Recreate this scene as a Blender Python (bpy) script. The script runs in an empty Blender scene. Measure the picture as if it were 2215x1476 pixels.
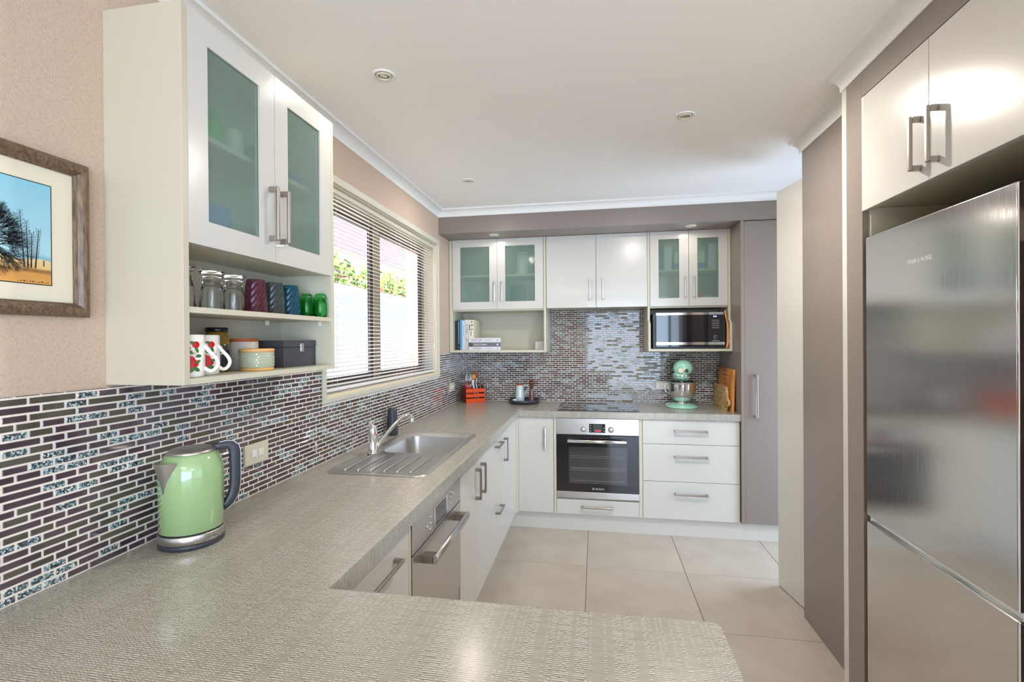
import bpy, bmesh, math, random
from mathutils import Matrix, Vector, Euler
random.seed(7)
PI = math.pi
SC = bpy.context.scene
COL = SC.collection

# ------------------------------------------------------------------ camera
f_px, yaw, pitch, roll = 1042.6724, 0.1713, -0.0034, -0.0069
camd = bpy.data.cameras.new('camera'); cam = bpy.data.objects.new('camera', camd); COL.objects.link(cam)
camd.sensor_width = 36.0; camd.lens = 36.0*f_px/2215.0; camd.clip_start = 0.05
_fw = Vector((-math.sin(yaw), math.cos(yaw), 0)); _r = Vector((math.cos(yaw), math.sin(yaw), 0)); _u = Vector((0, 0, 1))
_f2 = math.cos(pitch)*_fw+math.sin(pitch)*_u; _u2 = -math.sin(pitch)*_fw+math.cos(pitch)*_u
_r3 = math.cos(roll)*_r+math.sin(roll)*_u2; _u3 = -math.sin(roll)*_r+math.cos(roll)*_u2
m = Matrix((_r3, _u3, -_f2)).transposed().to_4x4(); m.translation = Vector((1.2024, -4.2327, 1.4445))
cam.matrix_world = m
SC.camera = cam

# ------------------------------------------------------------------ view, world, lights
SC.view_settings.view_transform = 'Standard'; SC.view_settings.look = 'None'
SC.view_settings.gamma = 1.0; SC.view_settings.use_curve_mapping = False
SC.view_settings.exposure = 0.36
SC.cycles.max_bounces = 10; SC.cycles.diffuse_bounces = 5; SC.cycles.glossy_bounces = 5
SC.cycles.transmission_bounces = 8; SC.cycles.transparent_max_bounces = 12
SC.cycles.sample_clamp_indirect = 6.0; SC.cycles.use_denoising = True; SC.cycles.caustics_reflective = False

w = bpy.data.worlds.new('sky'); SC.world = w; w.use_nodes = True
nt = w.node_tree; nt.nodes.clear()
tc = nt.nodes.new('ShaderNodeTexCoord'); sp = nt.nodes.new('ShaderNodeSeparateXYZ')
rp = nt.nodes.new('ShaderNodeValToRGB'); bg = nt.nodes.new('ShaderNodeBackground'); ow = nt.nodes.new('ShaderNodeOutputWorld')
rp.color_ramp.elements[0].position = 0.0; rp.color_ramp.elements[0].color = (0.62, 0.78, 1.0, 1)
rp.color_ramp.elements[1].position = 0.8; rp.color_ramp.elements[1].color = (0.25, 0.48, 1.0, 1)
nt.links.new(tc.outputs['Generated'], sp.inputs[0]); nt.links.new(sp.outputs['Z'], rp.inputs[0])
nt.links.new(rp.outputs[0], bg.inputs[0]); bg.inputs[1].default_value = 1.7
nt.links.new(bg.outputs[0], ow.inputs[0])

def light(name, kind, loc, rot, energy, color, **k):
    l = bpy.data.lights.new(name, kind); l.energy = energy; l.color = color
    for a, b in k.items(): setattr(l, a, b)
    o = bpy.data.objects.new(name, l); COL.objects.link(o); o.location = loc; o.rotation_euler = rot
    return o
light('sun', 'SUN', (0, 0, 8), Vector((0.05, -0.80, 0.60)).to_track_quat('Z', 'Y').to_euler(), 24.0, (1.0, 0.95, 0.89), angle=0.01)
# daylight at the glazed openings of the living room behind the camera
light('daylight_rear_glazing', 'AREA', (3.1, -8.35, 1.25), (PI/2, 0, 0), 190, (0.60, 0.78, 1.0), shape='RECTANGLE', size=4.2, size_y=2.2)
light('daylight_side_glazing', 'AREA', (5.35, -5.6, 1.25), (PI/2, 0, PI/2), 12, (0.70, 0.84, 1.0), shape='RECTANGLE', size=2.8, size_y=2.2)
light('fill_unseen_doorway', 'AREA', (3.15, -1.05, 1.1), (PI/2, 0, PI/2), 27, (0.64, 0.80, 1.0), shape='RECTANGLE', size=.8, size_y=2.0)  # cool fill added in an unseen doorway to brighten the lower cabinet fronts
# warm ceiling lamps of the dining area behind the camera
light('dining_lamp', 'AREA', (1.0, -6.3, 2.40), (0, 0, 0), 14, (1.0, 0.86, 0.70), shape='DISK', size=1.2)
light('dining_lamp.001', 'AREA', (3.4, -6.3, 2.40), (0, 0, 0), 12, (1.0, 0.9, 0.78), shape='DISK', size=1.0)

# ------------------------------------------------------------------ materials
def srgb(*c):
    return tuple((x/255/12.92 if x/255 <= .04045 else ((x/255+.055)/1.055)**2.4) for x in c)+(1,)
MATS = {}
def mat(name, col, rough=.5, metal=0, spec=.5, trans=0, ior=1.45, coat=0, emit=None, es=0, alpha=1):
    m = bpy.data.materials.new(name); m.use_nodes = True
    b = m.node_tree.nodes['Principled BSDF']
    b.inputs['Base Color'].default_value = col; b.inputs['Roughness'].default_value = rough
    b.inputs['Metallic'].default_value = metal; b.inputs['Specular IOR Level'].default_value = spec
    b.inputs['Transmission Weight'].default_value = trans; b.inputs['IOR'].default_value = ior
    b.inputs['Coat Weight'].default_value = coat; b.inputs['Alpha'].default_value = alpha
    if emit: b.inputs['Emission Color'].default_value = emit; b.inputs['Emission Strength'].default_value = es
    MATS[name] = m
    return m
def N(m, t, **k):
    n = m.node_tree.nodes.new(t)
    for a, b in k.items(): setattr(n, a, b)
    return n
def L(m, a, b): m.node_tree.links.new(a, b)
def BS(m): return m.node_tree.nodes['Principled BSDF']
def coords(m, scale=(1, 1, 1), kind='Object'):
    t = N(m, 'ShaderNodeTexCoord'); mp = N(m, 'ShaderNodeMapping'); mp.inputs['Scale'].default_value = scale
    L(m, t.outputs[kind], mp.inputs[0]); return mp.outputs[0]
def ramp(m, fac, stops):
    r = N(m, 'ShaderNodeValToRGB'); e = r.color_ramp.elements
    while len(e) < len(stops): e.new(0.5)
    for i, (p, c) in enumerate(stops): e[i].position = p; e[i].color = c
    L(m, fac, r.inputs[0]); return r.outputs[0]
def noise(m, vec, scale, detail=2, rough=.5):
    n = N(m, 'ShaderNodeTexNoise'); n.inputs['Scale'].default_value = scale; n.inputs['Detail'].default_value = detail
    n.inputs['Roughness'].default_value = rough; L(m, vec, n.inputs[0]); return n.outputs[0]
def bump(m, h, strength, dist=.001):
    b = N(m, 'ShaderNodeBump'); b.inputs['Strength'].default_value = strength; b.inputs['Distance'].default_value = dist
    L(m, h, b.inputs['Height']); L(m, b.outputs[0], BS(m).inputs['Normal'])
def math_(m, op, a, b=None):
    n = N(m, 'ShaderNodeMath', operation=op)
    for i, v in enumerate((a, b)):
        if v is None: continue
        if isinstance(v, (int, float)): n.inputs[i].default_value = v
        else: L(m, v, n.inputs[i])
    return n.outputs[0]

mat('door_white', srgb(206, 204, 197), .22, coat=.25)
mat('carcass_cream', srgb(204, 200, 181), .4)
mat('panel_cream_dimmed', srgb(196, 189, 170), .4)  # beiger carcass cream, also darkened to offset strong light on the near end
mat('edge_cream', srgb(210, 206, 184), .45)
mat('ceiling_paint', srgb(245, 243, 239), .8)
mat('cornice_paint', srgb(236, 235, 231), .6)
mat('trim_cream', srgb(205, 202, 188), .5)
mat('blind_white', srgb(238, 234, 228), .4)
mat('frame_bronze', srgb(74, 54, 44), .4)
mat('frame_putty', srgb(150, 138, 112), .5)
mat('reveal_paint', srgb(225, 212, 185), .6)
mat('chrome', (.86, .87, .88, 1), .07, 1)
mat('steel', (.66, .65, .63, 1), .30, 1)
mat('nickel', (.42, .38, .34, 1), .32, 1)
mat('bright_nickel', (.70, .68, .66, 1), .2, 1)
mat('black_gloss', (.012, .012, .014, 1), .06, coat=.6)
mat('oven_window', srgb(62, 62, 64), .1, coat=.8)
mat('black_plastic', (.02, .02, .022, 1), .4)
mat('charcoal', srgb(58, 60, 68), .35)
mat('dark_gap', (.03, .03, .03, 1), .8)
mat('white_plastic', srgb(236, 236, 230), .35)
mat('cream_plastic', srgb(214, 210, 188), .35)
mat('kettle_green', srgb(156, 188, 132), .12, coat=1)
mat('mixer_mint', srgb(164, 226, 200), .15, coat=1)
mat('ceramic_white', srgb(238, 236, 230), .12, coat=.8)
mat('ceramic_bluewhite', srgb(205, 218, 220), .15, coat=.8)
mat('wood_lid', srgb(176, 92, 44), .45)
mat('wood_pale', srgb(222, 170, 106), .5)
mat('wood_red', srgb(120, 40, 18), .4)
mat('wood_orange', srgb(226, 78, 22), .4)
mat('grater_grey', srgb(150, 140, 134), .4)
mat('mill_brown', srgb(96, 40, 28), .2, coat=.8)
mat('silicone_red', srgb(214, 44, 66), .4)
mat('spoon_tan', srgb(212, 146, 80), .55)
mat('spoon_brown', srgb(150, 82, 36), .5)
mat('stoneware', srgb(206, 200, 190), .4)
mat('stoneware_green', srgb(176, 182, 158), .35)
mat('box_charcoal', srgb(70, 70, 78), .45)
mat('jar_lid', (.01, .01, .02, 1), .2)
mat('red_print', srgb(196, 22, 30), .35)
mat('green_print', srgb(62, 112, 50), .35)
mat('teal_print', srgb(50, 140, 140), .35)
mat('yellow_print', srgb(226, 190, 110), .35)
mat('orange_print', srgb(232, 130, 32), .4)
mat('paper_white', srgb(218, 216, 220), .7)
mat('paper_edge', srgb(222, 218, 204), .8)
mat('book_black', srgb(40, 38, 46), .5)
mat('book_blue', srgb(84, 166, 226), .5)
mat('book_pale', srgb(206, 220, 226), .5)
mat('book_grey', srgb(112, 112, 114), .5)
mat('book_brown', srgb(96, 78, 66), .5)
mat('ink_black', (.015, .015, .018, 1), .6)
mat('ink_grey', srgb(172, 168, 184), .6)
mat('ink_purple', srgb(150, 80, 150), .6)
mat('copper', srgb(196, 120, 70), .3, metal=1)
mat('red_led', (.9, .02, .03, 1), .4, emit=(1, .03, .05, 1), es=2.5)
mat('blue_led', (.3, .3, 1, 1), .4, emit=(.45, .4, 1, 1), es=4)
mat('lcd_grey', srgb(60, 74, 76), .2)
mat('glass_clear', (.97, .98, .98, 1), .02, trans=1, ior=1.45)
mat('glass_green', (.30, .84, .42, 1), .04, trans=1, ior=1.3)
mat('glass_plum', (.36, .10, .16, 1), .08, trans=.8, ior=1.35)
mat('glass_smoke', (.20, .24, .24, 1), .08, trans=.8, ior=1.35)
mat('glass_teal', (.05, .26, .40, 1), .08, trans=.8, ior=1.35)
mat('glass_amber', (.34, .22, .03, 1), .08, trans=.4, ior=1.35)
mat('jar_dark', (.02, .02, .03, 1), .2, coat=.5)
mat('frost_green', srgb(70, 190, 90), .5)
mat('frost_blue', srgb(60, 110, 190), .5)
mat('frost_orange', srgb(255, 160, 50), .5)
mat('frost_red', srgb(205, 70, 70), .5)
mat('house_pink', srgb(232, 198, 186), .8)
mat('house_white', srgb(236, 234, 228), .8)
mat('fence_white', srgb(236, 238, 238), .6)
mat('roof_brown', srgb(150, 90, 66), .7)
mat('brick_tan', srgb(214, 172, 128), .85)
mat('leaf_green', srgb(120, 160, 60), .6)
mat('leaf_red', srgb(190, 70, 60), .6)
mat('grass', srgb(120, 140, 80), .9)
mat('concrete', srgb(190, 186, 178), .9)
mat('mat_board', srgb(228, 222, 200), .8)
mat('lamp_glass', (.5, .5, .45, 1), .1, metal=.6)
mat('olive_oil', srgb(70, 90, 50), .3)

# stainless with a fine brushed variation
m = mat('stainless', (.60, .58, .56, 1), .2, 1)
nz = noise(m, coords(m, (3, 3, 160)), 3, 3)
L(m, ramp(m, nz, [(.3, (.28,)*3+(1,)), (.7, (.33,)*3+(1,))]), BS(m).inputs['Roughness'])
m = mat('fridge_steel', (.66, .63, .60, 1), .2, 1)
nz = noise(m, coords(m, (2, 140, 2)), 3, 3)
L(m, ramp(m, nz, [(.3, (.12,)*3+(1,)), (.7, (.17,)*3+(1,))]), BS(m).inputs['Roughness'])
mat('fridge_side', srgb(150, 142, 132), .35, .3)

# grey-taupe laminate
m = mat('taupe', srgb(138, 126, 119), .36)
nz = noise(m, coords(m, (8, 8, 60)), 6, 5)
L(m, ramp(m, nz, [(.3, srgb(133, 122, 115)), (.7, srgb(138, 127, 120))]), BS(m).inputs['Base Color'])

# wallpaper: linen weave
m = mat('wallpaper', srgb(206, 184, 168), .75)
a = noise(m, coords(m, (1, 420, 110)), 1, 2); b = noise(m, coords(m, (1, 90, 520)), 1, 2)
s = math_(m, 'ADD', a, b); s = math_(m, 'MULTIPLY', s, .5)
L(m, ramp(m, s, [(.36, srgb(182, 159, 142)), (.48, srgb(199, 177, 158)), (.66, srgb(206, 185, 166))]), BS(m).inputs['Base Color'])
bump(m, s, .5, .002)

# woven-look laminate worktop: short dark dashes in close rows
m = mat('worktop', srgb(178, 174, 162), .21, spec=.7)
vec = coords(m)
sep = N(m, 'ShaderNodeSeparateXYZ'); L(m, vec, sep.inputs[0])
def wnoise(dim, *v):
    n = N(m, 'ShaderNodeTexWhiteNoise', noise_dimensions=dim)
    if dim == '1D': L(m, v[0], n.inputs['W'])
    else:
        c = N(m, 'ShaderNodeCombineXYZ')
        for k, q in enumerate(v): L(m, q, c.inputs[k])
        L(m, c.outputs[0], n.inputs['Vector'])
    return n.outputs[0]
ge = N(m, 'ShaderNodeNewGeometry'); sn = N(m, 'ShaderNodeSeparateXYZ'); L(m, ge.outputs['Normal'], sn.inputs[0])
ry = math_(m, 'MULTIPLY', math_(m, 'ADD', sep.outputs['Y'], math_(m, 'MULTIPLY', sep.outputs['Z'], math_(m, 'ABSOLUTE', sn.outputs['Y']))), 1/.0050); fy = math_(m, 'FRACT', ry); iy = math_(m, 'FLOOR', ry)
rx = math_(m, 'MULTIPLY', sep.outputs['X'], 1/.0042); ix = math_(m, 'FLOOR', rx); fx = math_(m, 'FRACT', rx)
iz = math_(m, 'FLOOR', math_(m, 'MULTIPLY', sep.outputs['Z'], 1/.009))
row = math_(m, 'LESS_THAN', fy, .34)
col = math_(m, 'GREATER_THAN', wnoise('1D', ix), .42)
cell = math_(m, 'GREATER_THAN', wnoise('3D', ix, iy, iz), .28)
rown = wnoise('1D', iy)
dark = math_(m, 'MULTIPLY', math_(m, 'MULTIPLY', col, cell), math_(m, 'MULTIPLY', math_(m, 'GREATER_THAN', fx, .15), math_(m, 'ADD', .35, math_(m, 'MULTIPLY', rown, .5))))
dark = math_(m, 'MULTIPLY', row, math_(m, 'ADD', .16, dark))
lite = math_(m, 'MULTIPLY', math_(m, 'MULTIPLY', math_(m, 'SUBTRACT', 1.0, row), col), math_(m, 'MULTIPLY', cell, .45))
big = noise(m, coords(m, (14, 60, 14)), 1.5, 4)
base = ramp(m, big, [(.3, srgb(158, 154, 142)), (.7, srgb(172, 168, 156))])
mx = N(m, 'ShaderNodeMix', data_type='RGBA'); L(m, dark, mx.inputs[0]); L(m, base, mx.inputs[6]); mx.inputs[7].default_value = srgb(54, 52, 48)
m2_ = N(m, 'ShaderNodeMix', data_type='RGBA'); L(m, lite, m2_.inputs[0]); L(m, mx.outputs[2], m2_.inputs[6]); m2_.inputs[7].default_value = srgb(222, 220, 210)
L(m, m2_.outputs[2], BS(m).inputs['Base Color'])
bump(m, math_(m, 'MULTIPLY', dark, -1), .1, .0004)

# floor tile
m = mat('floor_tile', srgb(176, 165, 152), .3)
nz = noise(m, coords(m), 5, 6)
L(m, ramp(m, nz, [(.3, srgb(172, 161, 148)), (.7, srgb(186, 176, 163))]), BS(m).inputs['Base Color'])
mat('floor_grout', srgb(110, 100, 92), .9)

# mosaic pieces
mat('grout', srgb(236, 226, 216), .8)
def obj_rand_mat(name, c1, c2, rough, coat):
    m = mat(name, c1, rough, coat=coat)
    g = N(m, 'ShaderNodeNewGeometry'); nz = noise(m, g.outputs['Position'], 14, 1)
    L(m, ramp(m, nz, [(.35, c1), (.65, c2)]), BS(m).inputs['Base Color'])
    return m
obj_rand_mat('tile_plum', srgb(66, 54, 62), srgb(86, 70, 78), .07, 1)
obj_rand_mat('tile_olive', srgb(78, 72, 62), srgb(92, 88, 76), .35, .1)
m = mat('tile_crackle', srgb(90, 110, 115), .15, coat=.8)
g = N(m, 'ShaderNodeNewGeometry')
vo = N(m, 'ShaderNodeTexVoronoi'); vo.inputs['Scale'].default_value = 260; L(m, g.outputs['Position'], vo.inputs['Vector'])
wd = N(m, 'ShaderNodeSeparateColor'); L(m, vo.outputs['Color'], wd.inputs[0])
L(m, ramp(m, wd.outputs[0], [(.0, srgb(36, 38, 44)), (.42, srgb(70, 76, 84)), (.62, srgb(112, 134, 140)), (.84, srgb(172, 198, 200)), (1, srgb(220, 232, 230))]), BS(m).inputs['Base Color'])
bump(m, vo.outputs['Distance'], .6, .002)

def facing(nt, k):
    lw = nt.nodes.new('ShaderNodeLayerWeight'); lw.inputs[0].default_value = .5
    p = nt.nodes.new('ShaderNodeMath'); p.operation = 'POWER'; p.inputs[1].default_value = 3.5; nt.links.new(lw.outputs['Facing'], p.inputs[0])
    q = nt.nodes.new('ShaderNodeMath'); q.operation = 'MULTIPLY_ADD'; q.inputs[1].default_value = k; q.inputs[2].default_value = .03; nt.links.new(p.outputs[0], q.inputs[0])
    return q
# frosted pane: rough refraction with a milky green surface
m = bpy.data.materials.new('frosted_glass'); m.use_nodes = True; MATS['frosted_glass'] = m
nt = m.node_tree; nt.nodes.clear(); out = nt.nodes.new('ShaderNodeOutputMaterial')
rf = nt.nodes.new('ShaderNodeBsdfRefraction'); rf.inputs['Color'].default_value = (.93, .985, .96, 1); rf.inputs['Roughness'].default_value = .18; rf.inputs['IOR'].default_value = 1.22
df = nt.nodes.new('ShaderNodeBsdfTranslucent'); df.inputs['Color'].default_value = (.90, .97, .94, 1)
d2 = nt.nodes.new('ShaderNodeBsdfDiffuse'); d2.inputs['Color'].default_value = srgb(184, 214, 202)
gl = nt.nodes.new('ShaderNodeBsdfGlossy'); gl.inputs['Roughness'].default_value = .08
m1 = nt.nodes.new('ShaderNodeMixShader'); m1.inputs[0].default_value = .16
m2 = nt.nodes.new('ShaderNodeMixShader'); m2.inputs[0].default_value = .17
m3 = nt.nodes.new('ShaderNodeMixShader'); fr = facing(nt, .8)
nt.links.new(rf.outputs[0], m1.inputs[1]); nt.links.new(df.outputs[0], m1.inputs[2])
nt.links.new(m1.outputs[0], m2.inputs[1]); nt.links.new(d2.outputs[0], m2.inputs[2])
nt.links.new(fr.outputs[0], m3.inputs[0]); nt.links.new(m2.outputs[0], m3.inputs[1]); nt.links.new(gl.outputs[0], m3.inputs[2])
nt.links.new(m3.outputs[0], out.inputs[0])

# thin window pane
m = bpy.data.materials.new('window_pane'); m.use_nodes = True; MATS['window_pane'] = m
nt = m.node_tree; nt.nodes.clear(); out = nt.nodes.new('ShaderNodeOutputMaterial')
tr = nt.nodes.new('ShaderNodeBsdfTransparent'); gl = nt.nodes.new('ShaderNodeBsdfGlossy'); gl.inputs['Roughness'].default_value = .02
m1 = nt.nodes.new('ShaderNodeMixShader'); fr = facing(nt, .5)
nt.links.new(fr.outputs[0], m1.inputs[0]); nt.links.new(tr.outputs[0], m1.inputs[1]); nt.links.new(gl.outputs[0], m1.inputs[2])
nt.links.new(m1.outputs[0], out.inputs[0])

def wood(name, c1, c2, sc, rough=.45):
    m = mat(name, c1, rough); nz = noise(m, coords(m, sc), 1, 5)
    L(m, ramp(m, nz, [(.35, c1), (.65, c2)]), BS(m).inputs['Base Color']); return m
wood('board_orange', srgb(200, 120, 56), srgb(232, 166, 92), (120, 6, 6))
wood('board_pale', srgb(186, 140, 84), srgb(222, 190, 134), (30, 14, 40))
wood('board_dark', srgb(120, 60, 40), srgb(168, 96, 60), (120, 6, 60))
wood('frame_wood', srgb(80, 62, 48), srgb(128, 104, 80), (260, 160, 30), .3)

# painting print: sky over a straw-coloured field
m = mat('painting', srgb(170, 215, 225), .6)
t = N(m, 'ShaderNodeTexCoord'); sp = N(m, 'ShaderNodeSeparateXYZ'); L(m, t.outputs['Object'], sp.inputs[0])
nz = noise(m, coords(m, (1, 14, 60)), 1.5, 4)
zz = math_(m, 'ADD', sp.outputs['Z'], math_(m, 'MULTIPLY', math_(m, 'SUBTRACT', nz, .5), .022))
zz = math_(m, 'DIVIDE', math_(m, 'SUBTRACT', zz, 1.572), .22)
L(m, ramp(m, zz, [(0, srgb(222, 164, 88)), (.1, srgb(206, 150, 78)), (.13, srgb(140, 100, 60)), (.17, srgb(226, 190, 120)), (.235, srgb(222, 206, 160)), (.25, srgb(120, 176, 196)), (.3, srgb(170, 214, 226)), (1, srgb(140, 200, 222))]), BS(m).inputs['Base Color'])

# ------------------------------------------------------------------ mesh builder
class MB:
    def __init__(s): s.bm = bmesh.new(); s.mats = []
    def mi(s, name):
        if name is None: name = s.mats[0] if s.mats else 'door_white'
        if name not in s.mats: s.mats.append(name)
        return s.mats.index(name)
    def box(s, x0, x1, y0, y1, z0, z1, mt=None, bev=0, seg=1, M=None):
        i = s.mi(mt); bm = s.bm
        v = [bm.verts.new((x, y, z)) for x in (x0, x1) for y in (y0, y1) for z in (z0, z1)]
        fs = [bm.faces.new([v[k] for k in q]) for q in ((0, 1, 3, 2), (4, 6, 7, 5), (0, 4, 5, 1), (2, 3, 7, 6), (0, 2, 6, 4), (1, 5, 7, 3))]
        for f in fs: f.material_index = i
        if bev:
            ed = list({e for f in fs for e in f.edges})
            r = bmesh.ops.bevel(bm, geom=ed, offset=bev, segments=seg, affect='EDGES', profile=.5)
            v = list({q for f in r['faces'] for q in f.verts} | {q for q in v if q.is_valid})
            for f in r['faces']: f.material_index = i; f.smooth = seg > 1
        if M is not None: bmesh.ops.transform(bm, matrix=M, verts=[q for q in v if q.is_valid])
        return s
    def loops(s, loops, mt=None, closed=True, cap0=False, cap1=False, smooth=True, M=None):
        i = s.mi(mt); bm = s.bm
        VV = [[bm.verts.new((M @ Vector(p)) if M is not None else p) for p in lp] for lp in loops]
        n = len(VV[0])
        for a, b in zip(VV[:-1], VV[1:]):
            for k in range(n if closed else n-1):
                j = (k+1) % n
                try: f = bm.faces.new((a[k], a[j], b[j], b[k]))
                except ValueError: continue
                f.material_index = i; f.smooth = smooth
        for c, lp in ((cap0, VV[0][::-1]), (cap1, VV[-1])):
            if c: f = bm.faces.new(lp); f.material_index = i
        return s
    def lathe(s, cx, cy, prof, mt=None, n=32, cap0=True, cap1=True, M=None, sx=1, sy=1):
        prof = [(max(r, 1e-4), z) for r, z in prof]
        return s.loops([[(cx+sx*r*math.cos(2*PI*k/n), cy+sy*r*math.sin(2*PI*k/n), z) for k in range(n)] for r, z in prof], mt, True, cap0, cap1, True, M)
    def cyl(s, p0, p1, r0, r1=None, mt=None, n=16, smooth=True):
        return s.tube([p0, p1], [r0, r0 if r1 is None else r1], mt, n)
    def tube(s, pts, r, mt=None, n=10, cap=True, flat=None):
        pts = [Vector(p) for p in pts]; R = r if isinstance(r, (list, tuple)) else [r]*len(pts)
        lps = []; up = None
        for k, p in enumerate(pts):
            d = (pts[min(k+1, len(pts)-1)]-pts[max(k-1, 0)]).normalized()
            if up is None: up = Vector((0, 0, 1)) if abs(d.z) < .9 else Vector((0, 1, 0))
            a = d.cross(up).normalized(); b = a.cross(d).normalized(); up = b
            fa, fb = flat if flat else (1, 1)
            lps.append([tuple(p+a*R[k]*fa*math.cos(2*PI*j/n)+b*R[k]*fb*math.sin(2*PI*j/n)) for j in range(n)])
        return s.loops(lps, mt, True, cap, cap)
    def prism(s, poly, axis, a0, a1, mt=None, bev=0):
        """poly: 2-D outline in the two axes other than axis, in order"""
        i = s.mi(mt); bm = s.bm
        def P(u, v, a): return {'x': (a, u, v), 'y': (u, a, v), 'z': (u, v, a)}[axis]
        A = [bm.verts.new(P(u, v, a0)) for u, v in poly]; B = [bm.verts.new(P(u, v, a1)) for u, v in poly]
        n = len(poly); fs = [bm.faces.new(A[::-1]), bm.faces.new(B)]
        fs += [bm.faces.new((A[k], A[(k+1) % n], B[(k+1) % n], B[k])) for k in range(n)]
        for f in fs: f.material_index = i
        if bev:
            ed = list({e for f in fs[:2] for e in f.edges})
            r = bmesh.ops.bevel(bm, geom=ed, offset=bev, segments=1, affect='EDGES')
            for f in r['faces']: f.material_index = i
        return s
    def text(s, string, size, M, mt, ext=.0004, align='LEFT', xs=1.0):
        c = bpy.data.curves.new('t', 'FONT'); c.body = string; c.size = size; c.extrude = ext; c.align_x = align; c.resolution_u = 2
        o = bpy.data.objects.new('t', c); COL.objects.link(o)
        me = bpy.data.meshes.new_from_object(o.evaluated_get(bpy.context.evaluated_depsgraph_get()))
        i = s.mi(mt); X = M @ Matrix.Diagonal((xs, 1, 1, 1))
        vs = [s.bm.verts.new(X @ v.co) for v in me.vertices]
        for p in me.polygons:
            try: f = s.bm.faces.new([vs[k] for k in p.vertices]); f.material_index = i
            except ValueError: pass
        bpy.data.objects.remove(o); bpy.data.curves.remove(c); bpy.data.meshes.remove(me)
        return s
    def mesh(s, name, off=(0, 0, 0), rec=True):
        if rec: bmesh.ops.recalc_face_normals(s.bm, faces=s.bm.faces[:])
        if any(off): bmesh.ops.translate(s.bm, vec=-Vector(off), verts=s.bm.verts[:])
        me = bpy.data.meshes.new(name); s.bm.to_mesh(me); s.bm.free()
        for k in s.mats: me.materials.append(MATS[k])
        return me
    def origin(s):
        xs = [v.co for v in s.bm.verts]
        return Vector(((min(v.x for v in xs)+max(v.x for v in xs))/2, (min(v.y for v in xs)+max(v.y for v in xs))/2, min(v.z for v in xs)))

def wloc(o):
    v = Vector((0, 0, 0))
    while o is not None: v = v+o.location; o = o.parent
    return v
def thing(name, label, cat, loc=(0, 0, 0), group=None):
    o = bpy.data.objects.new(name, None); COL.objects.link(o); o.location = loc; o.empty_display_size = .05
    o['label'] = label; o['category'] = cat
    if group: o['group'] = group
    return o
def part(mb, name, parent, label=None, kind=None):
    o = bpy.data.objects.new(name, mb.mesh(name, wloc(parent))); COL.objects.link(o); o.parent = parent
    if label: o['label'] = label
    if kind: o['kind'] = kind
    return o
def solo(mb, name, label, cat, group=None, kind=None):
    og = mb.origin(); o = bpy.data.objects.new(name, mb.mesh(name, og)); COL.objects.link(o); o.location = og
    o['label'] = label; o['category'] = cat
    if group: o['group'] = group
    if kind: o['kind'] = kind
    return o
def struct(mb, name, label=None):
    o = bpy.data.objects.new(name, mb.mesh(name)); COL.objects.link(o); o['kind'] = 'structure'
    if label: o['label'] = label
    return o
def dup(root, loc, label, group=None, name=None):
    def cp(o, par):
        c = o.copy(); COL.objects.link(c); c.parent = par
        for ch in list(o.children):
            cp(ch, c)
        return c
    r = cp(root, None); r.location = loc; r['label'] = label
    if group: r['group'] = group
    return r
def bx(*a, **k): return MB().box(*a, **k)
def rrect(cx, cy, w, h, r, z, n=6):
    pts = []
    for (sx, sy, a0) in ((1, 1, 0), (-1, 1, PI/2), (-1, -1, PI), (1, -1, 3*PI/2)):
        for k in range(n+1):
            a = a0+PI/2*k/n; pts.append((cx+sx*(w/2-r)+r*math.cos(a), cy+sy*(h/2-r)+r*math.sin(a), z))
    return pts
def curve(pts, k=4):
    P = [Vector(p) for p in pts]; P = [2*P[0]-P[1]]+P+[2*P[-1]-P[-2]]; out = []
    for a, b, c, d in zip(P, P[1:], P[2:], P[3:]):
        for q in range(k):
            t = q/k; out.append(tuple(.5*((2*b)+(c-a)*t+(2*a-5*b+4*c-d)*t*t+(3*b-a-3*c+d)*t**3)))
    return out+[tuple(P[-2])]
def RZ(a, loc=(0, 0, 0)): return Matrix.Translation(loc) @ Matrix.Rotation(a, 4, 'Z')

# text frames: facing -y (back wall things), facing +x (left wall things), facing -x (right things)
def TF(axis, loc):
    R = {'-y': Matrix(((1, 0, 0), (0, 0, -1), (0, 1, 0))), '+x': Matrix(((0, 0, 1), (1, 0, 0), (0, 1, 0))), '-x': Matrix(((0, 0, -1), (-1, 0, 0), (0, 1, 0)))}[axis]
    return Matrix.Translation(loc) @ R.to_4x4()

# ================================================================== SHELL
CZ = 2.455; TZ = 1.3315
WY0, WY1, WZ0, WZ1 = -2.242, -.662, 1.182, 2.179        # window opening
wl = MB()
for b in ((-8.5, WY0, 0, CZ), (WY1, .14, 0, CZ), (WY0, WY1, 0, WZ0), (WY0, WY1, WZ1, CZ)): wl.box(-.14, 0, b[0], b[1], b[2], b[3], 'wallpaper')
wall_left = struct(wl, 'wall_left')
wall_back = struct(bx(-.14, 3.04, .0, .14, 0, CZ, 'wallpaper'), 'wall_back')
struct(MB().box(2.9, 3.04, -3.6, -1.45, 0, CZ, 'wallpaper').box(2.9, 3.04, -.65, 0, 0, CZ, 'wallpaper').box(2.9, 3.04, -1.45, -.65, 2.12, CZ, 'wallpaper'), 'wall_right')  # unseen doorway opening, cut to let the added fill light in
struct(bx(3.04, 5.64, -3.6, -3.46, 0, CZ, 'wallpaper'), 'wall_corner')
wr = MB()
for b in ((-8.5, -7.1, 0, CZ), (-4.1, -3.6, 0, CZ), (-7.1, -4.1, 2.36, CZ)): wr.box(5.5, 5.64, b[0], b[1], b[2], b[3], 'wallpaper')
struct(wr, 'wall_side')
wr = MB()
for b in ((-.14, .9, 0, CZ), (5.3, 5.64, 0, CZ), (.9, 5.3, 2.36, CZ)): wr.box(b[0], b[1], -8.64, -8.5, b[2], b[3], 'wallpaper')
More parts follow.
